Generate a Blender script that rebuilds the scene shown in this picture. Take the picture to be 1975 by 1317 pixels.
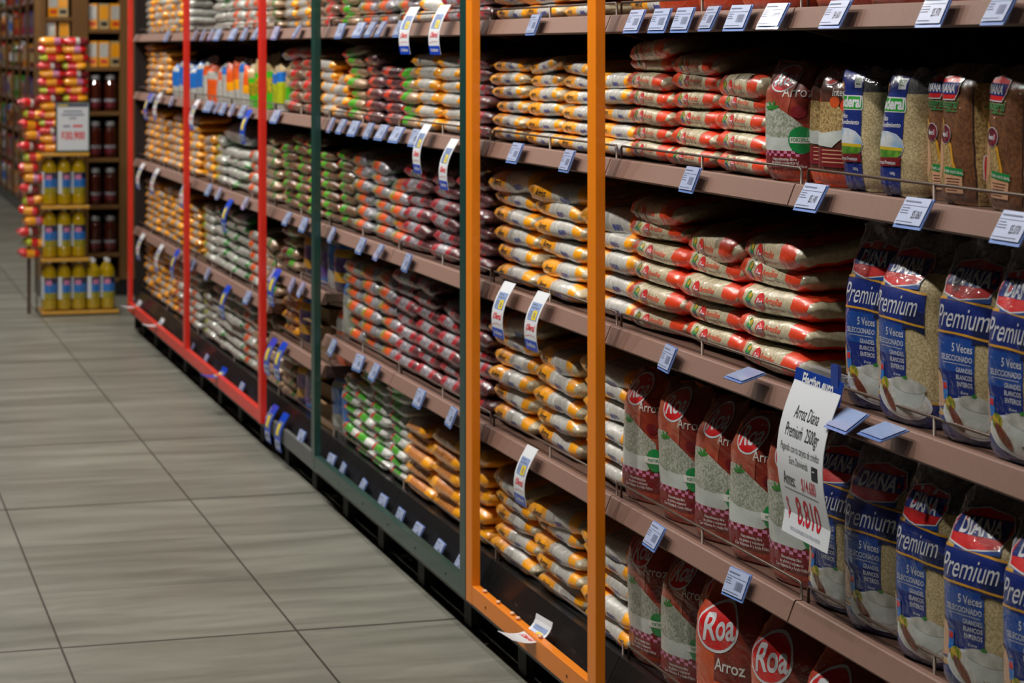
import bpy, bmesh, math, random
from mathutils import Vector, Matrix, noise

for o in list(bpy.data.objects):
    bpy.data.objects.remove(o)
SC = bpy.context.scene
COL = SC.collection

# ------------------------------------------------------------------ camera
H = 1.55
YAW = math.radians(16.705)
cam_d = bpy.data.cameras.new('camera')
cam = bpy.data.objects.new('camera', cam_d)
COL.objects.link(cam)
cam.location = (0, 0, H)
cam.rotation_euler = (math.radians(90), 0, -YAW)
cam_d.sensor_width = 36
cam_d.lens = 4440 / 1975 * 36
cam_d.shift_y = -566.5 / 1975
cam_d.clip_end = 200
cam_d.dof.use_dof = True
cam_d.dof.focus_distance = 4.3
cam_d.dof.aperture_fstop = 8.0
SC.camera = cam

# ------------------------------------------------------------------ world, exposure, lights
w = bpy.data.worlds.new('world')
SC.world = w
w.use_nodes = True
w.node_tree.nodes['Background'].inputs[0].default_value = (0.75, 0.72, 0.8, 1)
w.node_tree.nodes['Background'].inputs[1].default_value = 0.13
SC.view_settings.view_transform = 'Standard'
SC.view_settings.look = 'None'
SC.view_settings.exposure = -0.06
SC.view_settings.gamma = 1.0
SC.view_settings.use_curve_mapping = False
SC.cycles.use_denoising = True
SC.cycles.max_bounces = 6
SC.cycles.transparent_max_bounces = 8

LAMP_Z = 3.35


def ceiling_lamp(x, y, power, color=(1, 0.955, 0.885), size=0.12):
    ld = bpy.data.lights.new('ceiling_spot', 'AREA')
    ld.shape = 'DISK'
    ld.size = size
    ld.energy = power
    ld.color = color
    ld.spread = math.radians(150)
    o = bpy.data.objects.new('ceiling_spot', ld)
    COL.objects.link(o)
    o.location = (x, y, LAMP_Z)
    d = Vector((1.75, y + 0.2, 0.8)) - Vector((x, y, LAMP_Z))
    o.rotation_euler = d.to_track_quat('-Z', 'Y').to_euler()
    return o


for i in range(11):
    ceiling_lamp(0.35, 3.1 + 1.45 * i, (18 if i == 0 else 40 if i < 6 else 32))
for i in range(12):
    ceiling_lamp(0.8, 0.6 + 1.45 * i, 11 if i < 7 else 7)
for i in range(6):
    ceiling_lamp(0.1, 19.5 + 2.2 * i, 26)


# ------------------------------------------------------------------ materials
MATS = {}


def nt(name):
    m = bpy.data.materials.new(name)
    m.use_nodes = True
    t = m.node_tree
    return m, t, t.nodes['Principled BSDF']


def srgb(c):
    def f(v):
        v /= 255.0
        return v / 12.92 if v <= 0.04045 else ((v + 0.055) / 1.055) ** 2.4
    return (f(c[0]), f(c[1]), f(c[2]), 1)


def film(name, c, c2=None, nscale=30, rough=0.5, coat=1.0, bump=0.55, bscale=70, stretch=(1, 1, 1)):
    """glossy printed plastic film; c2 = second colour of a fine speckle"""
    m, t, p = nt(name)
    tc = t.nodes.new('ShaderNodeTexCoord')
    mp = t.nodes.new('ShaderNodeMapping')
    mp.inputs['Scale'].default_value = stretch
    t.links.new(tc.outputs['Object'], mp.inputs[0])
    if c2:
        n = t.nodes.new('ShaderNodeTexNoise')
        n.inputs['Scale'].default_value = nscale
        n.inputs['Detail'].default_value = 3
        r = t.nodes.new('ShaderNodeValToRGB')
        r.color_ramp.elements[0].position = 0.38
        r.color_ramp.elements[1].position = 0.62
        r.color_ramp.elements[0].color = srgb(c)
        r.color_ramp.elements[1].color = srgb(c2)
        t.links.new(mp.outputs[0], n.inputs[0])
        t.links.new(n.outputs[0], r.inputs[0])
        t.links.new(r.outputs[0], p.inputs['Base Color'])
    else:
        p.inputs['Base Color'].default_value = srgb(c)
    p.inputs['Roughness'].default_value = rough
    p.inputs['Coat Weight'].default_value = coat
    p.inputs['Coat IOR'].default_value = 1.75
    p.inputs['Coat Roughness'].default_value = 0.07
    b = t.nodes.new('ShaderNodeBump')
    b.inputs['Strength'].default_value = bump
    b.inputs['Distance'].default_value = 0.004
    n2 = t.nodes.new('ShaderNodeTexNoise')
    n2.inputs['Scale'].default_value = bscale
    n2.inputs['Detail'].default_value = 3
    n2.inputs['Distortion'].default_value = 0.8
    t.links.new(tc.outputs['Object'], n2.inputs[0])
    n3 = t.nodes.new('ShaderNodeTexNoise')
    n3.inputs['Scale'].default_value = 13
    n3.inputs['Detail'].default_value = 1.5
    n3.inputs['Distortion'].default_value = 3.2
    t.links.new(tc.outputs['Object'], n3.inputs[0])
    ad = t.nodes.new('ShaderNodeMath')
    ad.operation = 'MULTIPLY_ADD'
    ad.inputs[1].default_value = 2.2
    t.links.new(n3.outputs[0], ad.inputs[0])
    t.links.new(n2.outputs[0], ad.inputs[2])
    t.links.new(ad.outputs[0], b.inputs['Height'])
    t.links.new(b.outputs[0], p.inputs['Coat Normal'])
    b2 = t.nodes.new('ShaderNodeBump')
    b2.inputs['Strength'].default_value = bump * 0.22
    b2.inputs['Distance'].default_value = 0.004
    t.links.new(n2.outputs[0], b2.inputs['Height'])
    t.links.new(b2.outputs[0], p.inputs['Normal'])
    MATS[name] = m
    return m


def plain(name, c, rough=0.5, metal=0.0, coat=0.0, var=0.0, scale=8):
    m, t, p = nt(name)
    p.inputs['Roughness'].default_value = rough
    p.inputs['Metallic'].default_value = metal
    p.inputs['Coat Weight'].default_value = coat
    p.inputs['Coat IOR'].default_value = 1.75
    n = t.nodes.new('ShaderNodeTexNoise')
    n.inputs['Scale'].default_value = scale
    n.inputs['Detail'].default_value = 4
    tc = t.nodes.new('ShaderNodeTexCoord')
    t.links.new(tc.outputs['Object'], n.inputs[0])
    mx = t.nodes.new('ShaderNodeMix')
    mx.data_type = 'RGBA'
    col = srgb(c)
    mx.inputs[6].default_value = tuple(v * (1 - var) for v in col[:3]) + (1,)
    mx.inputs[7].default_value = tuple(min(1, v * (1 + var)) for v in col[:3]) + (1,)
    t.links.new(n.outputs[0], mx.inputs[0])
    t.links.new(mx.outputs[2], p.inputs['Base Color'])
    MATS[name] = m
    return m


def clear(name, tint=(0.9, 0.92, 0.95), fac=0.2, bump=0.6, bscale=40):
    m = bpy.data.materials.new(name)
    m.use_nodes = True
    t = m.node_tree
    t.nodes.remove(t.nodes['Principled BSDF'])
    out = t.nodes['Material Output']
    tr = t.nodes.new('ShaderNodeBsdfTransparent')
    tr.inputs[0].default_value = tint + (1,)
    gl = t.nodes.new('ShaderNodeBsdfGlossy')
    gl.inputs['Roughness'].default_value = 0.12
    gl.inputs['Color'].default_value = (0.9, 0.9, 0.95, 1)
    df = t.nodes.new('ShaderNodeBsdfDiffuse')
    df.inputs[0].default_value = (0.5, 0.51, 0.54, 1)
    mx0 = t.nodes.new('ShaderNodeMixShader')
    mx0.inputs[0].default_value = 0.5
    t.links.new(gl.outputs[0], mx0.inputs[1])
    t.links.new(df.outputs[0], mx0.inputs[2])
    b = t.nodes.new('ShaderNodeBump')
    b.inputs['Strength'].default_value = bump
    b.inputs['Distance'].default_value = 0.01
    n2 = t.nodes.new('ShaderNodeTexNoise')
    n2.inputs['Scale'].default_value = bscale
    n2.inputs['Distortion'].default_value = 1.5
    tc = t.nodes.new('ShaderNodeTexCoord')
    t.links.new(tc.outputs['Object'], n2.inputs[0])
    t.links.new(n2.outputs[0], b.inputs['Height'])
    t.links.new(b.outputs[0], gl.inputs['Normal'])
    lw = t.nodes.new('ShaderNodeLayerWeight')
    lw.inputs[0].default_value = fac
    t.links.new(b.outputs[0], lw.inputs['Normal'])
    mx = t.nodes.new('ShaderNodeMixShader')
    ad = t.nodes.new('ShaderNodeMath')
    ad.operation = 'ADD'
    ad.use_clamp = True
    ad.inputs[1].default_value = fac * 0.5
    t.links.new(lw.outputs['Facing'], ad.inputs[0])
    t.links.new(ad.outputs[0], mx.inputs[0])
    t.links.new(tr.outputs[0], mx.inputs[1])
    t.links.new(mx0.outputs[0], mx.inputs[2])
    t.links.new(mx.outputs[0], out.inputs[0])
    MATS[name] = m
    return m


# film colours
film('yellow', (250, 166, 0))
film('cream', (200, 190, 160), (178, 166, 136), 120)
film('milk', (202, 202, 200), (186, 184, 174), 90)
film('grain', (206, 190, 150), (160, 140, 98), 330, bump=0.25, bscale=160)
film('brown_grain', (190, 164, 108), (128, 98, 58), 240, bump=0.3, bscale=160)
film('vermilion', (222, 62, 22))
film('roa_orange', (205, 78, 20), (178, 52, 14), 9)
film('roa_dark', (104, 22, 12), (140, 42, 22), 14, coat=0.8)
film('roa_tomato', (140, 40, 24), (176, 92, 66), 16)
film('bowl_rice', (172, 174, 166), (122, 130, 108), 210, coat=0.5)
film('bowl', (184, 190, 186), coat=0.6)
film('maroon', (112, 10, 22), coat=0.7)
film('crimson', (168, 18, 36), coat=0.9)
film('deep_maroon', (70, 10, 20), (120, 24, 44), 60)
film('dark_beans', (52, 20, 24), (112, 60, 66), 130)
film('logo_red', (200, 16, 20))
film('logo_white', (206, 208, 214))
film('ink', (24, 26, 34), coat=0.4)
film('blue_ink', (20, 64, 180), coat=0.5)
film('leaf', (42, 120, 40), coat=0.5)
film('green_logo', (14, 130, 62))
film('federal_green', (28, 150, 40))
film('royal', (8, 36, 116))
film('panel_blue', (14, 66, 148))
film('sky_blue', (30, 110, 190))
film('navy', (12, 26, 74))
film('gold', (206, 150, 40))
film('photo_sky', (90, 150, 200), (200, 205, 210), 22)
film('photo_field', (60, 120, 30), (100, 150, 40), 90)
film('field_yellow', (200, 170, 30))
film('burlap', (120, 76, 44), (92, 54, 30), 190, bump=0.5, bscale=220)
film('pale_tan', (196, 150, 116))
film('choco', (88, 44, 28), (70, 34, 22), 30)
film('sausage', (128, 62, 34), (90, 34, 20), 90)
film('mustard', (196, 160, 20), (90, 120, 20), 90)
film('steel_white', (215, 215, 210))
# far goods
film('lime', (176, 190, 20))
film('leafgreen', (66, 176, 20))
film('redpack', (214, 12, 20))
film('orangepack', (230, 90, 20))
film('bluepack', (24, 110, 200))
film('whitepack', (190, 190, 184), (168, 170, 162), 60)
film('beige', (178, 150, 120), (150, 118, 88), 120)
film('lentil', (128, 96, 66), (92, 62, 44), 150)
film('tanpack', (186, 160, 110))
film('purple', (92, 60, 140))
film('amber', (214, 140, 60), (190, 106, 36), 140)
film('corn', (170, 110, 40), (120, 74, 26), 140)
film('greypack', (158, 154, 162), (120, 112, 120), 70)
film('pink', (200, 120, 160))
clear('clear_film', fac=0.34)
clear('clear_plastic', fac=0.12, bump=0.05)
plain('rail_taupe', (124, 94, 82), 0.6, 0, 0.0, 0.1, 90)
plain('shelf_brown', (84, 60, 50), 0.5, 0, 0, 0.1, 20)
plain('wire', (84, 68, 58), 0.4, 0.3)
plain('dark_metal', (34, 27, 25), 0.55, 0, 0, 0.15, 10)
plain('black_metal', (22, 21, 22), 0.35, 0, 0.2, 0.2, 20)
plain('foot_black', (9, 9, 10), 0.7, 0, 0, 0.1, 20)
plain('grey_metal', (96, 98, 96), 0.5, 0.2, 0, 0.1, 20)
plain('orange_paint', (228, 126, 2), 0.45, 0, 0.2, 0.06, 90)
plain('green_paint', (20, 58, 52), 0.4, 0, 0.25, 0.1, 90)
plain('red_paint', (208, 34, 14), 0.45, 0, 0.2, 0.06, 90)
plain('tag_blue', (110, 140, 205), 0.25, 0, 0.6, 0.04)
plain('tag_blue_flat', (150, 170, 212), 0.2, 0, 0.8, 0.04)
plain('tag_paper', (172, 184, 216), 0.3, 0, 0.6, 0.03)
plain('paper', (214, 218, 224), 0.45, 0, 0.25, 0.03)
plain('offer_blue', (12, 64, 190), 0.4, 0, 0.3)
plain('offer_red', (214, 40, 44), 0.5)
plain('sign_red', (190, 10, 40), 0.5)
plain('tag_print', (96, 104, 130), 0.6)
plain('tag_yellow', (214, 190, 30), 0.5)
plain('tag_ink', (30, 32, 40), 0.6)
plain('sign_navy', (24, 60, 150), 0.3, 0, 0.5)
plain('cardboard', (140, 108, 74), 0.8, 0, 0, 0.08, 12)
plain('wood', (112, 76, 32), 0.5, 0, 0.1, 0.2, 5)
plain('oil', (172, 142, 12), 0.12, 0, 1.0, 0.12, 30)
plain('cap_white', (215, 215, 215), 0.4)
plain('jar_brown', (70, 26, 18), 0.12, 0, 1.0, 0.2, 20)
plain('lid_grey', (170, 172, 176), 0.3, 0.4)
plain('dark_green', (14, 58, 40), 0.4)
plain('ceiling_dark', (40, 38, 38), 0.9)
plain('wall_grey', (70, 66, 62), 0.8)
plain('debris', (225, 180, 150), 0.7)


def shade_lamp():
    m = bpy.data.materials.new('lamp_glow')
    m.use_nodes = True
    t = m.node_tree
    e = t.nodes.new('ShaderNodeEmission')
    e.inputs[0].default_value = (1, 0.93, 0.84, 1)
    e.inputs[1].default_value = 8
    t.links.new(e.outputs[0], t.nodes['Material Output'].inputs[0])
    MATS['lamp_glow'] = m


shade_lamp()


def mat_floor():
    m, t, p = nt('floor_tiles')
    N = t.nodes.new
    Lk = t.links.new
    tc = N('ShaderNodeTexCoord')
    sp = N('ShaderNodeSeparateXYZ')
    Lk(tc.outputs['Object'], sp.inputs[0])

    def math_(op, a, b=None, c=None):
        n = N('ShaderNodeMath')
        n.operation = op
        for k, v in enumerate((a, b, c)):
            if v is None:
                continue
            if isinstance(v, (int, float)):
                n.inputs[k].default_value = v
            else:
                Lk(v, n.inputs[k])
        return n.outputs[0]
    T = 0.6175

    def line(co, off, period, width):
        a = math_('SUBTRACT', co, off)
        a = math_('DIVIDE', a, period)
        a = math_('ADD', a, 0.5)
        a = math_('FRACT', a)
        a = math_('SUBTRACT', a, 0.5)
        a = math_('ABSOLUTE', a)
        a = math_('MULTIPLY', a, period)
        return math_('LESS_THAN', a, width)
    lx = line(sp.outputs[0], 0.594, T, 0.0030)
    ly = line(sp.outputs[1], 6.03, T, 0.0034)
    # darker open joints
    dark = None
    for y0 in (4.18, 6.03, 7.885, 9.12, 10.97, 11.6, 13.45):
        d = math_('ABSOLUTE', math_('SUBTRACT', sp.outputs[1], y0))
        d = math_('LESS_THAN', d, 0.0065)
        dark = d if dark is None else math_('MAXIMUM', dark, d)
    strong = math_('MAXIMUM', lx, dark)
    weak = math_('MULTIPLY', ly, 0.42)
    g = math_('MAXIMUM', strong, weak)
    # brushed stone streaks running across the aisle, differing per tile
    mp = N('ShaderNodeMapping')
    mp.inputs['Scale'].default_value = (1.3, 6.5, 1)
    Lk(tc.outputs['Object'], mp.inputs[0])
    n1 = N('ShaderNodeTexNoise')
    n1.inputs['Scale'].default_value = 1.0
    n1.inputs['Detail'].default_value = 7
    n1.inputs['Roughness'].default_value = 0.65
    n1.inputs['Distortion'].default_value = 0.5
    Lk(mp.outputs[0], n1.inputs[0])
    cr = N('ShaderNodeValToRGB')
    cr.color_ramp.elements[0].position = 0.34
    cr.color_ramp.elements[1].position = 0.68
    cr.color_ramp.elements[0].color = srgb((104, 104, 95))
    cr.color_ramp.elements[1].color = srgb((134, 134, 124))
    Lk(n1.outputs[0], cr.inputs[0])
    wn = N('ShaderNodeTexWhiteNoise')
    wn.noise_dimensions = '2D'
    cb = N('ShaderNodeCombineXYZ')
    Lk(math_('FLOOR', math_('DIVIDE', math_('SUBTRACT', sp.outputs[0], 0.594), T)), cb.inputs[0])
    Lk(math_('FLOOR', math_('DIVIDE', math_('SUBTRACT', sp.outputs[1], 6.03), T)), cb.inputs[1])
    Lk(cb.outputs[0], wn.inputs[0])
    hv = N('ShaderNodeHueSaturation')
    Lk(cr.outputs[0], hv.inputs['Color'])
    Lk(math_('MULTIPLY_ADD', wn.outputs['Value'], 0.12, 0.94), hv.inputs['Value'])
    mx = N('ShaderNodeMix')
    mx.data_type = 'RGBA'
    Lk(math_('MULTIPLY', g, 0.9), mx.inputs[0])
    Lk(hv.outputs[0], mx.inputs[6])
    mx.inputs[7].default_value = srgb((34, 32, 28))
    Lk(mx.outputs[2], p.inputs['Base Color'])
    rr = N('ShaderNodeMapRange')
    rr.inputs['To Min'].default_value = 0.26
    rr.inputs['To Max'].default_value = 0.44
    Lk(n1.outputs[0], rr.inputs[0])
    Lk(rr.outputs[0], p.inputs['Roughness'])
    b = N('ShaderNodeBump')
    b.inputs['Strength'].default_value = 0.5
    b.inputs['Distance'].default_value = 0.002
    b.invert = True
    Lk(g, b.inputs['Height'])
    Lk(b.outputs[0], p.inputs['Normal'])
    MATS['floor'] = m


mat_floor()


# ------------------------------------------------------------------ mesh helpers
class MB:
    """collects faces of several materials and builds one mesh object"""

    def __init__(s):
        s.v = []
        s.f = []
        s.m = []
        s.keys = []
        s.smooth = []

    def mi(s, key):
        if key not in s.keys:
            s.keys.append(key)
        return s.keys.index(key)

    def add(s, vs, fs, key, smooth=False):
        o = len(s.v)
        s.v += [tuple(p) for p in vs]
        k = s.mi(key)
        for f in fs:
            s.f.append(tuple(i + o for i in f))
            s.m.append(k)
            s.smooth.append(smooth)

    def box(s, x0, x1, y0, y1, z0, z1, key):
        vs = [(x, y, z) for x in (x0, x1) for y in (y0, y1) for z in (z0, z1)]
        s.add(vs, [(0, 1, 3, 2), (4, 6, 7, 5), (0, 4, 5, 1), (2, 3, 7, 6), (0, 2, 6, 4), (1, 5, 7, 3)], key)

    def bbox(s, x0, x1, y0, y1, z0, z1, key, b=0.003):
        """box with chamfered edges"""
        bm = bmesh.new()
        bmesh.ops.create_cube(bm, size=1)
        for v in bm.verts:
            v.co = Vector(((x0 + x1) / 2 + v.co.x * (x1 - x0), (y0 + y1) / 2 + v.co.y * (y1 - y0), (z0 + z1) / 2 + v.co.z * (z1 - z0)))
        bmesh.ops.bevel(bm, geom=bm.edges[:], offset=b, segments=2, affect='EDGES', profile=0.6)
        s.bm(bm, key)

    def bm(s, bm, key, smooth=False):
        bm.verts.index_update()
        s.add([v.co[:] for v in bm.verts], [[v.index for v in f.verts] for f in bm.faces], key, smooth)
        bm.free()

    def prism(s, prof, y0, y1, key):
        """profile in the x-z plane extruded along y"""
        n = len(prof)
        vs = [(x, y0, z) for x, z in prof] + [(x, y1, z) for x, z in prof]
        fs = [(i, (i + 1) % n, n + (i + 1) % n, n + i) for i in range(n)]
        fs += [tuple(range(n - 1, -1, -1)), tuple(range(n, 2 * n))]
        s.add(vs, fs, key)

    def tube(s, pts, r, key, n=7):
        pts = [Vector(p) for p in pts]
        vs = []
        fs = []
        for i, p in enumerate(pts):
            a = pts[max(0, i - 1)]
            b = pts[min(len(pts) - 1, i + 1)]
            d = (b - a).normalized()
            u = d.orthogonal().normalized()
            if abs(d.z) < 0.9:
                u = d.cross(Vector((0, 0, 1))).normalized()
            else:
                u = Vector((1, 0, 0))
            v = d.cross(u).normalized()
            for k in range(n):
                an = 2 * math.pi * k / n
                vs.append(p + (u * math.cos(an) + v * math.sin(an)) * r)
        for i in range(len(pts) - 1):
            for k in range(n):
                k2 = (k + 1) % n
                fs.append((i * n + k, i * n + k2, (i + 1) * n + k2, (i + 1) * n + k))
        fs.append(tuple(range(n)))
        fs.append(tuple(range((len(pts) - 1) * n, len(pts) * n)))
        s.add(vs, fs, key, True)

    def lathe(s, prof, key, n=16, c=(0, 0), keys=None):
        vs = []
        for r, z in prof:
            for k in range(n):
                a = 2 * math.pi * k / n
                vs.append((c[0] + r * math.cos(a), c[1] + r * math.sin(a), z))
        for i in range(len(prof) - 1):
            fs = []
            for k in range(n):
                k2 = (k + 1) % n
                fs.append((i * n + k, i * n + k2, (i + 1) * n + k2, (i + 1) * n + k))
            kk = keys[i] if keys else key
            o = len(s.v)
            s.add(vs[i * n:(i + 2) * n], [tuple(j - i * n for j in f) for f in fs], kk, True)
        s.add(vs[:n], [tuple(range(n - 1, -1, -1))], keys[0] if keys else key)
        s.add(vs[-n:], [tuple(range(n))], keys[-1] if keys else key)

    def mesh(s, name):
        me = bpy.data.meshes.new(name)
        me.from_pydata(s.v, [], s.f)
        for k in s.keys:
            me.materials.append(MATS[k])
        me.polygons.foreach_set('material_index', s.m)
        me.polygons.foreach_set('use_smooth', s.smooth)
        me.update()
        return me

    def build(s, name, parent=None, loc=(0, 0, 0)):
        o = bpy.data.objects.new(name, s.mesh(name))
        COL.objects.link(o)
        o.location = loc
        if parent:
            o.parent = parent
        return o


def tag(o, label, cat, group=None, kind=None):
    o['label'] = label
    o['category'] = cat
    if group:
        o['group'] = group
    if kind:
        o['kind'] = kind
    return o


def thing(name, label, cat, loc=(0, 0, 0), rot=(0, 0, 0), group=None):
    o = bpy.data.objects.new(name, None)
    COL.objects.link(o)
    o.location = loc
    o.rotation_euler = rot
    o.empty_display_size = 0.05
    return tag(o, label, cat, group)


def copy_tree(o, parent=None):
    c = o.copy()
    COL.objects.link(c)
    if parent:
        c.parent = parent
    for ch in list(o.children):
        copy_tree(ch, c)
    return c


# ---- 2-D print shapes (metres on the surface of a bag or a sheet)
_TX = {}


def text2d(s, size, shear=0.0, bold=0.0, align='CENTER', narrow=1.0, res=2):
    key = (s, size, shear, bold, align, narrow)
    if key not in _TX:
        cu = bpy.data.curves.new('t', 'FONT')
        cu.body = s
        cu.size = size
        cu.shear = shear
        cu.offset = bold * size
        cu.align_x = align
        cu.fill_mode = 'FRONT'
        cu.resolution_u = res if size < 0.03 else 4
        o = bpy.data.objects.new('t', cu)
        COL.objects.link(o)
        dg = bpy.context.evaluated_depsgraph_get()
        me = bpy.data.meshes.new_from_object(o.evaluated_get(dg))
        vs = [(v.co.x * narrow, v.co.y) for v in me.vertices]
        fs = [tuple(p.vertices) for p in me.polygons]
        bpy.data.meshes.remove(me)
        bpy.data.objects.remove(o)
        bpy.data.curves.remove(cu)
        _TX[key] = (vs, fs)
    return _TX[key]


def shift(sh, dx, dy, rot=0.0):
    c, s = math.cos(rot), math.sin(rot)
    return ([(x * c - y * s + dx, x * s + y * c + dy) for x, y in sh[0]], sh[1])


def ell(cx, cy, rx, ry, rot=0.0, n=28, a0=0, a1=360):
    vs = []
    for k in range(n):
        a = math.radians(a0 + (a1 - a0) * k / (n if a1 - a0 == 360 else n - 1))
        x, y = rx * math.cos(a), ry * math.sin(a)
        vs.append((cx + x * math.cos(rot) - y * math.sin(rot), cy + x * math.sin(rot) + y * math.cos(rot)))
    return (vs, [tuple(range(len(vs)))])


def rect(x0, x1, y0, y1):
    return ([(x0, y0), (x1, y0), (x1, y1), (x0, y1)], [(0, 1, 2, 3)])


def wave(x0, x1, y0, y1, amp=0.004, n=10, ph=0.0):
    """band with both long edges waving"""
    vs = [(x0 + (x1 - x0) * i / n, y0 + amp * math.sin(ph + 3.0 * i / n)) for i in range(n + 1)]
    vs += [(x0 + (x1 - x0) * i / n, y1 + amp * math.sin(ph + 3.0 * i / n)) for i in range(n, -1, -1)]
    return (vs, [tuple(range(len(vs)))])


def poly(*pts):
    return (list(pts), [tuple(range(len(pts)))])


def cut2d(sh, xs, ys):
    bm = bmesh.new()
    vs = [bm.verts.new((x, y, 0)) for x, y in sh[0]]
    for f in sh[1]:
        try:
            bm.faces.new([vs[i] for i in f])
        except ValueError:
            pass
    bmesh.ops.triangulate(bm, faces=[f for f in bm.faces if len(f.verts) > 4])
    x0 = min(p[0] for p in sh[0])
    x1 = max(p[0] for p in sh[0])
    y0 = min(p[1] for p in sh[0])
    y1 = max(p[1] for p in sh[0])
    for lines, a0, a1, no in ((xs, x0, x1, (1, 0, 0)), (ys, y0, y1, (0, 1, 0))):
        for c in lines:
            if a0 + 1e-5 < c < a1 - 1e-5:
                bmesh.ops.bisect_plane(bm, geom=bm.verts[:] + bm.edges[:] + bm.faces[:], dist=1e-6,
                                       plane_co=(c * no[0], c * no[1], 0), plane_no=no)
    bm.verts.index_update()
    out = ([v.co[:2] for v in bm.verts], [tuple(v.index for v in f.verts) for f in bm.faces])
    bm.free()
    return out


class Skin:
    """closed tube-like surface as a grid G[i][j], rings i along the axis, j around; prints can be laid on it"""

    def __init__(s, rings, axis, arcs):
        s.G = [[Vector(p) for p in r] for r in rings]
        s.ni = len(rings)
        s.nj = len(rings[0])
        s.axis = axis          # axis coordinate of every ring (for prints)
        s.arcs = arcs          # arc coordinate of every j, 0 = middle of the front (len nj+1)
        s.N = []
        for i in range(s.ni):
            row = []
            for j in range(s.nj):
                a = s.G[min(i + 1, s.ni - 1)][j] - s.G[max(i - 1, 0)][j]
                b = s.G[i][(j + 1) % s.nj] - s.G[i][(j - 1) % s.nj]
                n = b.cross(a)
                row.append(n.normalized() if n.length > 1e-9 else Vector((0, 0, 1)))
            s.N.append(row)

    def at(s, a, p, off, flip):
        ax = s.axis
        i = 0
        while i < s.ni - 2 and a > ax[i + 1]:
            i += 1
        ti = min(1, max(0, (a - ax[i]) / (ax[i + 1] - ax[i])))
        j = 0
        while j < s.nj - 1 and p > s.arcs[j + 1]:
            j += 1
        tj = min(1, max(0, (p - s.arcs[j]) / (s.arcs[j + 1] - s.arcs[j])))
        j2 = (j + 1) % s.nj

        def L(M):
            return (M[i][j] * (1 - tj) + M[i][j2] * tj) * (1 - ti) + (M[i + 1][j] * (1 - tj) + M[i + 1][j2] * tj) * ti
        n = L(s.N).normalized()
        if flip:
            n = -n
        return L(s.G) + n * off


def levels(decals):
    """stacking order of prints: one step above whatever lies under them"""
    out = []
    bb = []
    for sh, k in decals:
        xs = [p[0] for p in sh[0]]
        ys = [p[1] for p in sh[0]]
        b = (min(xs), max(xs), min(ys), max(ys))
        lv = 0
        for (c, l) in bb:
            if b[0] < c[1] and c[0] < b[1] and b[2] < c[3] and c[2] < b[3]:
                lv = max(lv, l + 1)
        bb.append((b, lv))
        out.append(lv)
    return out


def bag_mesh(name, skin, flip, facemat, decals, lying, caps=True):
    mb = MB()
    ni, nj = skin.ni, skin.nj
    vs = [p for r in skin.G for p in r]
    by = {}
    for i in range(ni - 1):
        for j in range(nj):
            k = facemat(i, j)
            if k is None:
                continue
            j2 = (j + 1) % nj
            by.setdefault(k, []).append((i * nj + j, i * nj + j2, (i + 1) * nj + j2, (i + 1) * nj + j))
    o = 0
    mb.v = [tuple(p) for p in vs]
    for k, fs in by.items():
        m = mb.mi(k)
        for f in fs:
            mb.f.append(f)
            mb.m.append(m)
            mb.smooth.append(True)
    if caps:
        for i in (0, ni - 1):
            k = facemat(min(i, ni - 2), 0)
            if k is None:
                continue
            mb.f.append(tuple(range(i * nj, i * nj + nj)))
            mb.m.append(mb.mi(k))
            mb.smooth.append(False)
    for lay, (sh, key) in zip(levels(decals), decals):
        off = 0.0008 + 0.00028 * lay
        if lying:    # x = axis, y = arc
            c = cut2d(sh, skin.axis, skin.arcs)
            pts = [skin.at(x, y, off, flip) for x, y in c[0]]
        else:        # x = arc, y = axis
            c = cut2d(sh, skin.arcs, skin.axis)
            pts = [skin.at(y, x, off, flip) for x, y in c[0]]
        mb.add(pts, c[1], key, True)
    return mb.mesh(name)


def section(nj, n):
    """unit superellipse resampled by arc length; starts at the back (+y), passes (-x,0), front (-y), (+x,0)"""
    M = 400
    pts = []
    for k in range(M + 1):
        a = math.pi / 2 + 2 * math.pi * k / M
        c, s = math.cos(a), math.sin(a)
        pts.append((math.copysign(abs(c) ** (2 / n), c), math.copysign(abs(s) ** (2 / n), s)))
    return pts


def stadium(a, b, n):
    """cross-section of a bag lying flat as (z, y): blunt rounded edges, slightly domed faces"""
    pts = []
    for k in range(31):
        t = math.pi * k / 30
        pts.append((-b * math.sin(t / 2) if k < 30 else -b, a - b + b * math.cos(t / 2)))
    for k in range(1, 60):
        y = (a - b) * (1 - 2 * k / 60)
        pts.append((-b, y))
    for k in range(61):
        t = -math.pi / 2 + math.pi * k / 60
        pts.append((b * math.sin(t), -(a - b) - b * math.cos(t)))
    for k in range(1, 60):
        y = -(a - b) + 2 * (a - b) * k / 60
        pts.append((b, y))
    for k in range(31):
        t = math.pi / 2 * (1 - k / 30)
        pts.append((b * math.sin(t), a - b + b * math.cos(t)))
    dm = 0.12 if n > 2.2 else 0.3
    out = []
    for z, y in pts:
        q = max(0.0, 1 - (y / a) ** 2)
        out.append((z * (1 - dm + dm * q), y))
    return out


def resample(pts, nj):
    d = [0]
    for a, b in zip(pts, pts[1:]):
        d.append(d[-1] + math.hypot(b[0] - a[0], b[1] - a[1]))
    out = []
    k = 0
    for j in range(nj):
        t = d[-1] * j / nj
        while d[k + 1] < t:
            k += 1
        u = (t - d[k]) / max(1e-9, d[k + 1] - d[k])
        out.append((pts[k][0] + (pts[k + 1][0] - pts[k][0]) * u, pts[k][1] + (pts[k + 1][1] - pts[k][1]) * u))
    return out, d[-1]


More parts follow.
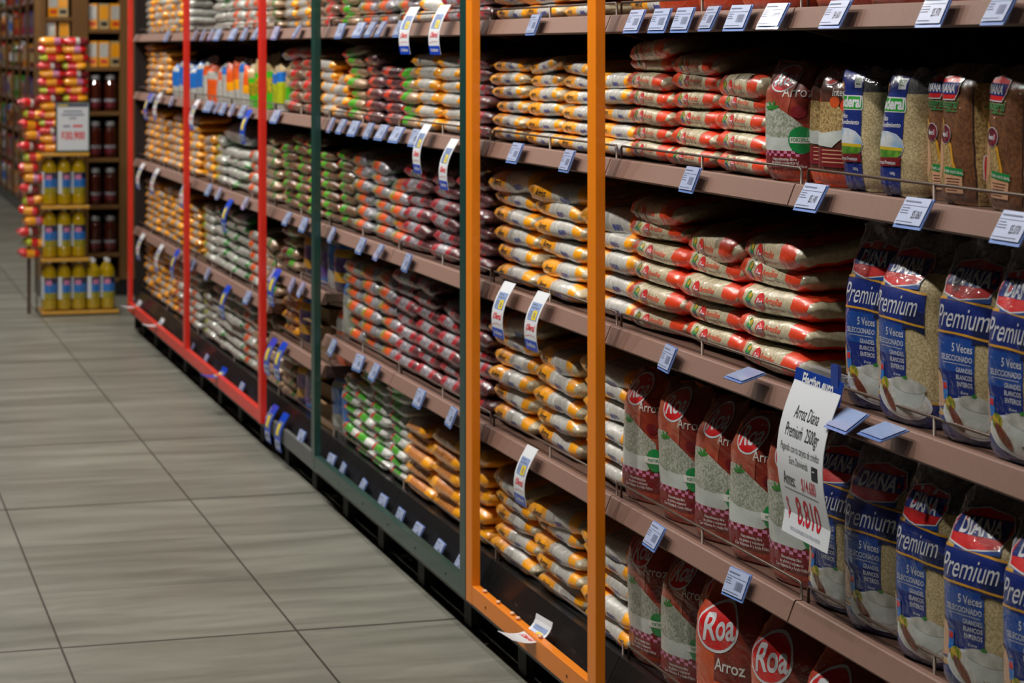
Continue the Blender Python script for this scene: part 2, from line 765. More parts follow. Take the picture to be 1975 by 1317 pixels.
def lying_bag(name, L, D, HH, bands, decals=(), seed=0, nj=24, cuts=14, lump=0.004, n=2.5):
    """pillow bag lying down. local x along its length, front towards -y, base at z = 0.
    bands: [(end, material)] along the length in metres from the left end"""
    rnd = random.Random(seed)
    ends = [b[0] for b in bands]
    xs = set([0, 0.006, L - 0.006, L])
    for e in ends:
        xs.add(min(L, e))
    for k in range(1, cuts):
        xs.add(L * k / cuts)
    xs.update([0.02, 0.04, L - 0.02, L - 0.04])
    xs = sorted(xs)
    keep = [xs[0]]
    for x in xs[1:]:
        if x - keep[-1] > 0.004:
            keep.append(x)
        elif any(abs(x - e) < 1e-6 for e in ends):
            keep[-1] = x
    xs = keep
    a0, b0 = D / 2, HH / 2
    base, _ = resample([(x * a0, y * b0) for x, y in section(nj, n)], nj)
    # section() starts at +y; here the section plane is (y, z): map x->z, y->y so it starts at the back, front = -y
    pts = stadium(a0, b0, n)
    ring0, per = resample(pts, nj)
    rings = []
    ox, oy, oz = rnd.uniform(-9, 9), rnd.uniform(-9, 9), rnd.uniform(-9, 9)
    for x in xs:
        e = abs(2 * x / L - 1)
        fb = max(0.03, (1 - e ** 6.5)) ** 0.55
        if e > 0.985:
            fb = 0.05
        fa = 0.86 + 0.14 * (1 - e ** 5) ** 0.6 if e < 1 else 0.86
        r = []
        for j, (zz, yy) in enumerate(ring0):
            z = zz * fb
            if z < 0:
                z *= 0.94
            y = yy * fa
            q = Vector((x * 14 + ox, y * 14 + oy, z * 14 + oz))
            amp = lump * (0.5 + 0.8 * (1 - fb))
            z += amp * noise.noise(q) * 1.1 + amp * .35 * noise.noise(q * 4.1)
            y += amp * noise.noise(q + Vector((7, 3, 1))) * 1.2 + amp * .35 * noise.noise(q * 3.7)
            # gathers towards the seals
            z += 0.0022 * math.sin(j * 2.3 + seed) * max(0, e - 0.6) * 2.5 * (1 if e < 0.98 else 0.2)
            r.append((x - L / 2, y, z + b0 * 0.96))
        rings.append(r)
    arcs = [per * (j / nj - 0.5) for j in range(nj + 1)]
    # j increases back -> bottom(-z)?  x of section = z, first goes to -x => bottom; front; then +x => top
    sk = Skin(rings, [x - L / 2 for x in xs], arcs)

    def fm(i, j):
        xm = (xs[i] + xs[i + 1]) / 2
        for e, k in bands:
            if xm < e:
                return k
        return bands[-1][1]
    return bag_mesh(name, sk, True, fm, decals, True)


def standing_bag(name, W, D, HH, fill, zone, decals=(), seed=0, nj=44, lean=0.0, film_mat='clear_film', n=3.1, lump=0.005, fold=0.0, ctop=0.9, t0=None, dmin=0.05):
    """block bag standing up. local x across, front towards -y, base at z = 0. Returns (body mesh, top film mesh)"""
    rnd = random.Random(seed)
    ring0, per = resample([(x * W / 2, y * D / 2) for x, y in section(nj, n)], nj)
    zs = [0, 0.006, 0.02]
    K = 26
    for k in range(1, K + 1):
        z = 0.02 + (HH - 0.02) * k / K
        zs.append(z)
    rings = []
    ox, oy, oz = rnd.uniform(-9, 9), rnd.uniform(-9, 9), rnd.uniform(-9, 9)
    for z in zs:
        t = z / HH
        sc = 0.84 if z == 0 else (0.93 if z < 0.01 else (0.985 if z < 0.03 else 1.0))
        sx, sy = sc, sc
        if t < fill:
            bl = math.sin(math.pi * min(1, t / fill)) ** 0.7
            sy *= 1 + 0.10 * bl
            sx *= 1 + 0.03 * bl - 0.04 * t
            u = 0
        else:
            u = (t - fill) / (1 - fill)
        ts = fill * 0.86 if t0 is None else t0
        s0 = max(0, (t - ts) / (1 - ts))
        sy *= max(dmin, 1 - (1 - dmin) * s0 ** 1.5)
        sx *= 1 - (1 - ctop) * s0
        r = []
        lx = lean * t * t * HH
        fy = fold * max(0, u) ** 1.5 * HH
        for j, (xx, yy) in enumerate(ring0):
            x = xx * sx
            y = yy * sy
            q = Vector((x * 11 + ox, y * 11 + oy, z * 9 + oz))
            amp = lump * (1 + 2.6 * s0)
            x += 1.3 * amp * noise.noise(q) + .25 * amp * noise.noise(q * 5)
            y += amp * .3 * noise.noise(q * 4.3) + amp * 1.2 * noise.noise(q + Vector((5, 2, 8)))
            # sharp creases in the loose film
            cr = noise.noise(Vector((x * 42 + z * 26 + ox, y * 30, z * 16 + oy)))
            y += 0.010 * s0 * (0.5 - abs(cr)) * (1 if s0 < 0.97 else 0.3)
            x += 0.006 * s0 * cr
            zz = z
            if t > 0.99:
                zz -= 0.006 * (1 + math.sin(x * 90 + seed))
            r.append((x + lx, y + fy, zz))
        rings.append(r)
    arcs = [per * (j / nj - 0.5) for j in range(nj + 1)]
    sk = Skin(rings, zs, arcs)

    def fm(i, j):
        p = (arcs[j] + arcs[j + 1]) / 2
        z = (zs[i] + zs[i + 1]) / 2
        return zone(p, z)
    body = bag_mesh(name, sk, False, fm, decals, False)

    def fm2(i, j):
        return film_mat if zone((arcs[j] + arcs[j + 1]) / 2, (zs[i] + zs[i + 1]) / 2) is None else None
    top = bag_mesh(name + '_film', sk, False, fm2, [], False, caps=False)
    top.name = 'top_film'
    return body, top, per


def place_mesh(me, name, loc, rot=(0, 0, 0), sc=(1, 1, 1)):
    o = bpy.data.objects.new(name, me)
    COL.objects.link(o)
    o.location = loc
    o.rotation_euler = rot
    o.scale = sc
    return o


# ================================================================== setting
FL = MB()
FL.box(-14, 14, -3, 44, -0.1, 0, 'floor')
o = FL.build('floor')
tag(o, 'beige grey stone tile floor of the supermarket aisle', 'floor', kind='structure')
c_ = MB()
c_.box(-14, 14, -3, 44, 3.6, 3.7, 'ceiling_dark')
tag(c_.build('ceiling'), 'dark supermarket ceiling above the aisle', 'ceiling', kind='structure')
for nm, bx in (('wall_back', (-14, 14, 44, 44.1)), ('wall_front', (-14, 14, -3.1, -3)), ('wall_left', (-14.1, -14, -3, 44)), ('wall_right', (14, 14.1, -3, 44))):
    c_ = MB()
    c_.box(*bx, 0, 3.6, 'wall_grey')
    tag(c_.build(nm), 'grey outer wall of the supermarket hall', 'wall', kind='structure')
# lamp housings (above the camera's view)
lamp_t = None
for L in [o for o in COL.objects if o.type == 'LIGHT']:
    if lamp_t is None:
        lm = MB()
        lm.lathe([(0.12, -0.02), (0.13, 0.0), (0.13, 0.16), (0.05, 0.19), (0.012, 0.2), (0.012, 0.25)], 'black_metal')
        lamp_me = lm.mesh('ceiling_lamp')
        lamp_t = 1
    o = place_mesh(lamp_me, 'ceiling_lamp', (L.location.x, L.location.y, LAMP_Z + 0.03))
    tag(o, 'black round ceiling lamp over the aisle', 'lamp', 'ceiling lamps over the aisle')

# ================================================================== shelving
XL = 1.65                      # bottom front edge of the price rails
J0 = 3.79                      # first joint
SHELF = {'top': 1.618, 'upper': 1.303, 'middle': 0.935, 'lower': 0.560, 'bottom': 0.205}
LIPH = 0.036
BAYNAME = ['nearest grey-brown shelving bay, cut by the right picture edge', 'shelving bay just right of the orange frame',
           'shelving bay inside the orange frame', 'right one of two shelving bays in the green frame', 'left one of two shelving bays in the green frame',
           'open shelving bay between the red and green frames', 'shelving bay in the red frame, first beyond the gap',
           'shelving bay in the red frame, second beyond the gap', 'shelving bay in the red frame, third beyond the gap',
           'shelving bay in the red frame at the far end']


def shelf_bay(k):
    y0 = J0 + (k - 1)
    y1 = y0 + 1
    root = thing('shelf_unit', BAYNAME[k], 'shelving', (XL + 0.25, y0 + 0.5, 0), group='shelving bays along the aisle')
    ox, oy = XL + 0.25, y0 + 0.5

    def part(mb, name, parent=root):
        o = mb.build(name, parent)
        return o

    def loc(mb):
        mb.v = [(x - ox, y - oy, z) for x, y, z in mb.v]
        return mb
    g = 0.0018
    m = MB()
    m.box(XL + 0.47, XL + 0.49, y0 + g, y1 - g, 0.08, 2.25, 'dark_metal')
    part(loc(m), 'back_panel')
    m = MB()
    m.box(XL + 0.43, XL + 0.47, y0 + 0.004, y0 + 0.04, 0.0, 2.25, 'dark_metal')
    for q in range(40):
        m.box(XL + 0.4285, XL + 0.43, y0 + 0.018, y0 + 0.026, 0.3 + q * 0.048, 0.318 + q * 0.048, 'grey_metal')
    part(loc(m), 'upright')
    zs = [SHELF[n] for n in ('lower', 'middle', 'upper', 'top')]
    if k == 5:
        zs = [0.45, 0.70, SHELF['middle'], SHELF['upper'], SHELF['top']]
    for z in zs + [1.98]:
        m = MB()
        m.box(XL + 0.02, XL + 0.465, y0 + g, y1 - g, z - 0.028, z, 'shelf_brown')
        sh = part(loc(m), 'shelf')
        m = MB()
        zt = z + 0.003
        m.prism([(XL, zt - LIPH), (XL + 0.003, zt - LIPH - 0.004), (XL + 0.021, zt - LIPH - 0.004), (XL + 0.03, zt - 0.008), (XL + 0.03, zt), (XL + 0.017, zt + 0.001), (XL + 0.014, zt - 0.001)],
                y0 + 0.003, y1 - 0.003, 'rail_taupe')
        part(loc(m), 'price_rail', sh)
        m = MB()
        xr = XL + 0.034
        m.tube([(xr, y0 + 0.015, z), (xr, y0 + 0.015, z + 0.026), (xr, y0 + 0.02, z + 0.031), (xr, y1 - 0.02, z + 0.031), (xr, y1 - 0.015, z + 0.026), (xr, y1 - 0.015, z)], 0.0028, 'wire')
        m.tube([(xr, y0 + 0.5, z), (xr, y0 + 0.5, z + 0.031)], 0.003, 'wire')
        part(loc(m), 'wire_guard', sh)
        for yb in (y0 + 0.006, y1 - 0.009):
            m = MB()
            m.prism([(XL + 0.03, z - 0.03), (XL + 0.03, z - 0.036), (XL + 0.42, z - 0.13), (XL + 0.465, z - 0.13), (XL + 0.465, z - 0.03)], yb, yb + 0.003, 'shelf_brown')
            part(loc(m), 'bracket', sh)
    if k == 9:
        m = MB()
        m.box(XL + 0.012, XL + 0.49, y1, y1 + 0.012, 0.0, 2.25, 'dark_metal')
        part(loc(m), 'end_panel')
    # base
    zb = SHELF['bottom']
    m = MB()
    m.box(XL + 0.045, XL + 0.465, y0 + g, y1 - g, zb - 0.03, zb, 'black_metal')
    m.prism([(XL - 0.002, 0.135), (XL - 0.002, 0.128), (XL + 0.046, zb - 0.03), (XL + 0.046, zb + 0.004), (XL + 0.036, zb + 0.004)], y0 + g, y1 - g, 'black_metal')
    m.tube([(XL + 0.05, y0 + 0.02, zb), (XL + 0.05, y0 + 0.02, zb + 0.03), (XL + 0.05, y1 - 0.02, zb + 0.03), (XL + 0.05, y1 - 0.02, zb)], 0.0028, 'wire')
    part(loc(m), 'base_deck')
    m = MB()
    m.box(XL - 0.024, XL - 0.01, y0 + g, y1 - g, 0.092, 0.15, 'grey_metal')
    part(loc(m), 'kick_strip')
    for yb in (y0 + 0.12, y0 + 0.62):
        m = MB()
        m.box(XL + 0.01, XL + 0.07, yb, yb + 0.07, 0.0, 0.092, 'foot_black')
        m.box(XL - 0.01, XL + 0.45, yb, yb + 0.04, 0.092, 0.125, 'foot_black')
        part(loc(m), 'foot')
    return root


for k in range(10):
    shelf_bay(k)


def frame(ya, yb, mids, key, label):
    """coloured tube frame standing on the base strip in front of the rails"""
    X0, X1 = 1.603, 1.626
    root = thing('display_frame', label, 'frame', ((X0 + X1) / 2, (ya + yb) / 2, 0.117), group='coloured display frames')
    ox, oy, oz = root.location
    pw = 0.056
    for yp in [ya] + mids + [yb - pw]:
        m = MB()
        m.bbox(X0 - ox, X1 - ox, yp - oy, yp + pw - oy, 0.117 - oz, 2.4 - oz, key, 0.002)
        m.build('post', root)
    m = MB()
    m.bbox(X0 + 0.0006 - ox, X1 - 0.0006 - ox, ya + pw + 0.0005 - oy, yb - pw - 0.0005 - oy, 0.118 - oz, 0.166 - oz, key, 0.002)
    for q in range(int((yb - ya) / 0.33)):
        y = ya + 0.2 + q * 0.33 - oy
        m.lathe([(0.004, 0), (0.003, 0.002)], 'dark_metal', 8)
        n = 16
        m.v[-(4 * 8):] = [(X0 - ox - 0.0006 - v[2] * .3, y + v[0], 0.14 - oz + v[1]) for v in m.v[-(4 * 8):]]
    m.build('bottom_rail', root)
    m = MB()
    m.bbox(X0 + 0.0006 - ox, X1 - 0.0006 - ox, ya + pw + 0.0005 - oy, yb - pw - 0.0005 - oy, 2.35 - oz, 2.398 - oz, key, 0.002)
    m.build('top_rail', root)


frame(4.714, 5.758, [], 'orange_paint', 'orange painted metal frame around the yellow rice bags')
frame(5.764, 7.73, [], 'green_paint', 'dark green metal frame around the bean bag shelves')
frame(8.67, 12.65, [10.575], 'red_paint', 'red painted metal frame at the far end of the shelving')


# ================================================================== bags
def fr(L, *b):
    return [(L * e, k) for e, k in b]


KIND = {}


def kind(key, name, desc, cat, L, D, Hh, bands, near=False, decals=(), nv=3, lump=0.004, n=2.5):
    ms = []
    for i in range(nv):
        ms.append(lying_bag(name, L * 0.99, D, Hh, fr(L * 0.99, *bands), decals, seed=hash_(key) + i * 7,
                            nj=32 if near else 16, cuts=18 if near else 9, lump=lump, n=n))
    KIND[key] = (name, desc, cat, L, D, Hh, ms)


def hash_(s):
    return sum(ord(c) * (i + 3) for i, c in enumerate(s)) % 997


def logo_roa(cx, cz, r, rot=0.35, shear=0.0):
    t = shift(text2d('Roa', r * 1.25, 0.25, 0.02, narrow=0.85), 0, -r * 0.42)
    return [(ell(cx, cz, r * 1.1, r * 0.86, rot), 'logo_white'), (ell(cx, cz, r, r * 0.76, rot), 'logo_red'),
            (shift(t, cx, cz, rot * 0.6), 'logo_white')]


def dec_yellow(L, q):
    return [(shift(text2d('Arroz', 0.022 * q, 0.25, 0.02), -L * 0.22, -0.004), 'ink'),
            (shift(text2d('euro', 0.024 * q, 0.0, 0.04, narrow=1.0), L * 0.16, -0.012 * q), 'blue_ink')]


kind('yellow', 'yellow_rice_bag', 'yellow and white rice bag', 'rice bag', 0.285, 0.20, 0.041,
     ((0.012, 'cream'), (0.46, 'yellow'), (0.84, 'milk'), (0.94, 'yellow'), (1, 'cream')), True, dec_yellow(0.285, 0.8))
kind('yellow_big', 'large_yellow_rice_bag', 'yellow and white rice bag', 'rice bag', 0.365, 0.26, 0.055,
     ((0.012, 'cream'), (0.45, 'yellow'), (0.84, 'milk'), (0.95, 'yellow'), (1, 'cream')), True, dec_yellow(0.365, 1.1), lump=0.006)


def dec_roa(L, q):
    d = [(ell(-L * .22, 0.002, .008 * q, .014 * q), 'green_logo'), (ell(-L * .215, -0.006 * q, .005 * q, .007 * q), 'sky_blue'),
         (ell(-L * .205, 0.008 * q, .006 * q, .005 * q), 'mustard')]
    d += [(ell(-L * .08, 0, .0135 * q, .0145 * q), 'logo_red'), (shift(text2d('Roa', 0.016 * q, 0.2, 0.02, narrow=.8), -L * .08, -.005 * q), 'logo_white')]
    d += [(shift(text2d('Arroz', 0.014 * q, 0, 0.01), L * .045, -.001), 'vermilion'), (shift(text2d('Roa', 0.014 * q, 0.2, 0.01), L * .155, -.001), 'vermilion'),
          (rect(-L * .0, L * .2, -.009 * q, -.0075 * q), 'roa_tomato')]
    # printed top face: panel, red field
    return d


kind('roa', 'red_rice_bag', 'red and cream rice bag', 'rice bag', 0.262, 0.20, 0.0425,
     ((0.02, 'cream'), (0.24, 'vermilion'), (0.78, 'cream'), (0.95, 'vermilion'), (1, 'cream')), True, dec_roa(0.262, 0.95))
kind('roa_big', 'large_red_rice_bag', 'red and cream rice bag', 'rice bag', 0.35, 0.30, 0.058,
     ((0.01, 'cream'), (0.2, 'vermilion'), (0.80, 'cream'), (0.965, 'vermilion'), (1, 'cream')), True, dec_roa(0.35, 1.35) +
     [(poly((.09, .045), (.162, .03), (.162, .21), (.06, .21)), 'vermilion'), (poly((-.11, .16), (.02, .13), (.03, .2), (-.11, .21)), 'vermilion'),
      (poly((.095, .07), (.125, .062), (.12, .09)), 'navy'), (rect(.0, .06, .1, .112), 'maroon')], lump=0.006)

kind('pea', 'pea_bag', 'green and red pea bag', 'pea bag', 0.25, 0.17, 0.037, ((.12, 'beige'), (.28, 'redpack'), (.62, 'leafgreen'), (1, 'beige')), nv=2)
kind('lentil', 'lentil_bag', 'brown and green lentil bag', 'lentil bag', 0.25, 0.17, 0.037, ((.1, 'lentil'), (.22, 'redpack'), (.5, 'leafgreen'), (1, 'lentil')), nv=2)
kind('redbean', 'bean_bag', 'dark bean bag with orange band', 'bean bag', 0.25, 0.17, 0.037, ((.28, 'deep_maroon'), (.5, 'vermilion'), (1, 'dark_beans')), nv=2)
kind('orangebean', 'orange_bean_bag', 'orange and green bean bag', 'bean bag', 0.27, 0.18, 0.044, ((.14, 'leafgreen'), (.3, 'greypack'), (.42, 'mustard'), (.72, 'orangepack'), (1, 'greypack')), nv=3)
kind('sugar', 'sugar_bag', 'yellow and white sugar bag', 'sugar bag', 0.27, 0.18, 0.041, ((.04, 'milk'), (.3, 'yellow'), (.84, 'milk'), (1, 'yellow')), nv=2)
kind('maroonbean', 'maroon_bean_bag', 'maroon and grey bean bag', 'bean bag', 0.28, 0.19, 0.047, ((.05, 'greypack'), (.32, 'crimson'), (.66, 'greypack'), (.8, 'crimson'), (1, 'dark_beans')), nv=3)
kind('smallgreen', 'small_pea_bag', 'green white bag with red tip', 'pea bag', 0.21, 0.15, 0.034, ((.12, 'steel_white'), (.28, 'redpack'), (.74, 'leafgreen'), (1, 'steel_white')), nv=3)
kind('amber', 'corn_bag', 'amber and yellow corn bag', 'corn bag', 0.30, 0.2, 0.05, ((.04, 'amber'), (.27, 'yellow'), (.84, 'amber'), (1, 'yellow')), nv=3)
kind('popcorn', 'popcorn_bag', 'brown popcorn bag', 'corn bag', 0.30, 0.24, 0.045, ((.16, 'yellow'), (1, 'corn')), nv=2)
kind('smallyellow', 'small_yellow_rice_bag', 'small yellow and white bag', 'rice bag', 0.28, 0.17, 0.041, ((.04, 'milk'), (.40, 'yellow'), (.8, 'milk'), (1, 'yellow')), nv=3)
kind('beigerow', 'beige_grain_bag', 'beige grain bag', 'grain bag', 0.26, 0.16, 0.037, ((.3, 'tanpack'), (.8, 'whitepack'), (1, 'yellow')), nv=2)
kind('orangewhite', 'orange_grain_bag', 'orange and white grain bag', 'grain bag', 0.27, 0.17, 0.046, ((.3, 'whitepack'), (.6, 'orangepack'), (1, 'whitepack')), nv=2)
kind('whitegreen', 'white_grain_bag', 'white bag with green seals', 'grain bag', 0.28, 0.18, 0.05, ((.09, 'leaf'), (.92, 'whitepack'), (1, 'leaf')), nv=3, n=2.1)
kind('beigegreen', 'oat_bag', 'beige bag with green band', 'oat bag', 0.28, 0.18, 0.048, ((.76, 'beige'), (.88, 'leaf'), (1, 'beige')), nv=2)
kind('limewhite', 'lime_grain_bag', 'lime and white grain bag', 'grain bag', 0.27, 0.17, 0.045, ((.42, 'lime'), (1, 'whitepack')), nv=2)
kind('redblue', 'red_bean_packet', 'red and blue bean packet', 'bean bag', 0.27, 0.17, 0.039, ((.16, 'bluepack'), (.42, 'beige'), (.7, 'redpack'), (1, 'lentil')), nv=3)
kind('purplegreen', 'purple_bean_bag', 'purple and green bean bag', 'bean bag', 0.28, 0.17, 0.046, ((.2, 'beige'), (.5, 'maroon'), (.8, 'leafgreen'), (1, 'beige')), nv=2)
kind('whitebig', 'large_white_grain_bag', 'large white domed grain bag', 'grain bag', 0.6, 0.3, 0.13, ((.9, 'whitepack'), (1, 'greypack')), nv=1, n=2.0)

ORD = ['bottom', 'second', 'third', 'fourth', 'fifth', 'sixth', 'seventh', 'eighth', 'ninth', 'tenth', 'eleventh', 'twelfth', 'thirteenth', 'fourteenth', 'fifteenth', 'sixteenth', 'seventeenth', 'eighteenth', 'nineteenth', 'twentieth']
NUMW = ['first'] + ORD[1:]
SECT = {'near': 'right of orange frame', 'orange': 'orange frame', 'green': 'green frame', 'gap': 'bay between frames', 'red': 'red frame'}
RB = random.Random(11)
XF = 1.697      # front of the goods
BAGROT = -math.pi / 2
_cnt = {}


def stacks(sect, shelf, cols, z0=None):
    """cols: (kind, y of the left end, rows, row height)"""
    z0 = SHELF[shelf] if z0 is None else z0
    for kk, yl, rows, h in cols:
        c = _cnt.get((sect, shelf), 0)
        _cnt[(sect, shelf)] = c + 1
        name, desc, cat, L, D, Hh, ms = KIND[kk]
        for r in range(rows):
            topish = r == rows - 1
            big = topish and kk in ('roa_big', 'yellow_big', 'maroonbean', 'orangebean', 'roa')
            sc = h / Hh * (1.32 if big else 1.09)
            me = ms[RB.randrange(len(ms))]
            rz = RB.uniform(-0.04, 0.04) + (RB.uniform(-0.12, 0.12) if topish else 0)
            ry = RB.uniform(-0.02, 0.02) + (RB.uniform(-0.06, 0.05) if topish else 0)
            x = XF + D / 2 + RB.uniform(-0.003, 0.014)
            y = yl - L / 2 + RB.uniform(-0.012, 0.012)
            o = place_mesh(me, name, (x, y, z0 + r * h + 0.002), (RB.uniform(.12, .2) if big else RB.uniform(.03, .11) if topish else RB.uniform(-.02, .03), ry, BAGROT + rz), (RB.uniform(.97, 1.02), 1, sc * RB.uniform(.96, 1.06)))
            pos = 'at the bottom' if r == 0 else ('topmost' if topish else ORD[r] + ' from bottom')
            tag(o, f'{desc}, {pos}, {NUMW[c]} stack, {shelf} shelf, {SECT[sect]}', cat, f'{cat}s on the {shelf} shelf, {SECT[sect]}')


def cols(kk, y0, y1, rows, h, gap=1.0):
    """columns of one kind from y0 (far, left) down to y1"""
    L = KIND[kk][3]
    n = max(1, round((y0 - y1) / (L * gap)))
    p = (y0 - y1) / n
    out = []
    for i in range(n):
        rr = rows[i % len(rows)] if isinstance(rows, (list, tuple)) else rows
        out.append((kk, y0 - i * p - (p - L) / 2, rr, h))
    return out


# orange frame
stacks('orange', 'top', cols('yellow', 5.86, 5.02, 3, .038))
stacks('orange', 'upper', [('yellow', 5.88, 6, .0365), ('yellow', 5.575, 6, .0365), ('yellow', 5.30, 6, .0365), ('yellow', 5.045, 5, .038)])
stacks('orange', 'middle', [('yellow_big', 5.88, 6, .049), ('yellow_big', 5.50, 6, .049), ('yellow_big', 5.125, 5, .05)])
stacks('orange', 'lower', [('yellow_big', 5.90, 6, .05), ('yellow_big', 5.52, 5, .051), ('yellow_big', 5.135, 6, .047)])
stacks('orange', 'bottom', [('yellow_big', 5.90, 5, .047), ('yellow_big', 5.52, 5, .047), ('yellow_big', 5.135, 5, .05)])
# right of the orange frame: lying bags
stacks('near', 'upper', [('roa', 4.805, 7, .038), ('roa', 4.545, 6, .039), ('roa', 4.285, 5, .0395)])
stacks('near', 'middle', [('roa_big', 4.83, 6, .049), ('roa_big', 4.50, 5, .05), ('roa_big', 4.19, 5, .053)])
# green frame
stacks('green', 'top', cols('pea', 7.76, 7.5, 3, .038) + cols('orangebean', 7.5, 6.7, 3, .04) + cols('sugar', 6.68, 6.42, 2, .04) + cols('maroonbean', 6.4, 5.90, 3, .042))
stacks('green', 'upper', cols('sugar', 7.80, 7.72, 4, .039) + [('pea', 7.66, 7, .036)] + cols('redbean', 7.4, 6.9, [6, 5], .038) + [('pea', 6.92, 5, .037)] + cols('sugar', 6.72, 6.18, [6, 6], .038) + cols('maroonbean', 6.2, 5.9, 6, .038))
stacks('green', 'middle', [('lentil', 7.80, 7, .038), ('orangebean', 7.58, 6, .044), ('orangebean', 7.30, 6, .043), ('orangebean', 7.06, 5, .042)] + cols('maroonbean', 6.86, 5.92, [6, 6, 7, 6], .044))
stacks('green', 'lower', cols('orangebean', 7.66, 6.98, [6, 6], .046) + cols('maroonbean', 6.96, 5.92, [7, 7, 6, 6], .044))
stacks('green', 'bottom', cols('smallgreen', 7.72, 6.84, [7, 9, 8, 9], .034) + [('amber', 6.83, 5, .046), ('amber', 6.52, 5, .048), ('amber', 6.22, 5, .05)])
# bay between frames
stacks('gap', 'top', cols('beigerow', 8.76, 8.3, 4, .038) + cols('redblue', 8.3, 7.84, 4, .04))
stacks('gap', 'upper', cols('redblue', 8.7, 8.18, [6, 6], .041) + cols('sugar', 8.14, 7.86, 5, .041))
stacks('gap', 'middle', cols('lentil', 8.76, 7.84, [7, 8, 8], .036))
stacks('gap', 'upper extra', [('purplegreen', 8.78, 5, .042)], z0=0.70)
stacks('gap', 'lower extra', [('amber', 8.80, 4, .046)], z0=0.45)
stacks('gap', 'bottom', [('beigegreen', 8.80, 4, .046)])
# red frame
stacks('red', 'top', cols('beigerow', 12.7, 11.4, [5, 5, 5], .038) + cols('limewhite', 11.4, 11.1, 5, .04) + cols('whitegreen', 10.4, 9.9, 4, .044) + cols('orangewhite', 9.9, 9.2, 4, .044) + cols('beigegreen', 9.2, 8.86, 5, .04))
stacks('red', 'upper', cols('smallyellow', 12.7, 11.8, [7, 6, 6], .039))
stacks('red', 'middle', cols('smallyellow', 12.74, 10.86, [7, 7, 7, 6], .041) + cols('smallyellow', 10.7, 10.4, 5, .042) + cols('limewhite', 10.4, 10.1, 5, .045) + cols('whitegreen', 10.1, 9.54, [4, 4], .046) + cols('orangewhite', 9.54, 9.27, 4, .048) + cols('beigegreen', 9.26, 8.86, [6, 7], .045))
stacks('red', 'lower', cols('smallyellow', 12.74, 10.86, [7, 7, 6, 7], .040) + cols('limewhite', 10.75, 10.4, 6, .045) + cols('whitegreen', 10.4, 9.56, [6, 6, 6], .048) + cols('orangewhite', 9.56, 9.3, 5, .048) + cols('beigegreen', 9.28, 8.86, [5, 6], .048))
stacks('red', 'bottom', cols('smallyellow', 12.74, 11.65, [7, 6, 7], .042) + cols('orangewhite', 11.6, 10.86, [7, 6], .045) + cols('limewhite', 10.75, 10.4, 5, .045) + cols('whitegreen', 10.4, 9.7, [7, 7], .046) + cols('orangewhite', 9.7, 9.4, 6, .047) + cols('beigegreen', 9.4, 8.86, [6, 6], .047))
_n, _d, _c, _L, _D, _H, _ms = KIND['whitebig']
o = place_mesh(_ms[0], _n, (XF + 0.15, 9.84, SHELF['middle'] + 0.188), (0.04, 0.02, BAGROT), (1, 1, .85))
tag(o, 'big white domed bag lying on the white stacks, middle shelf, red frame', 'grain bag')
KIND['__'] = None

# ================================================================== standing bags
STAND = {}


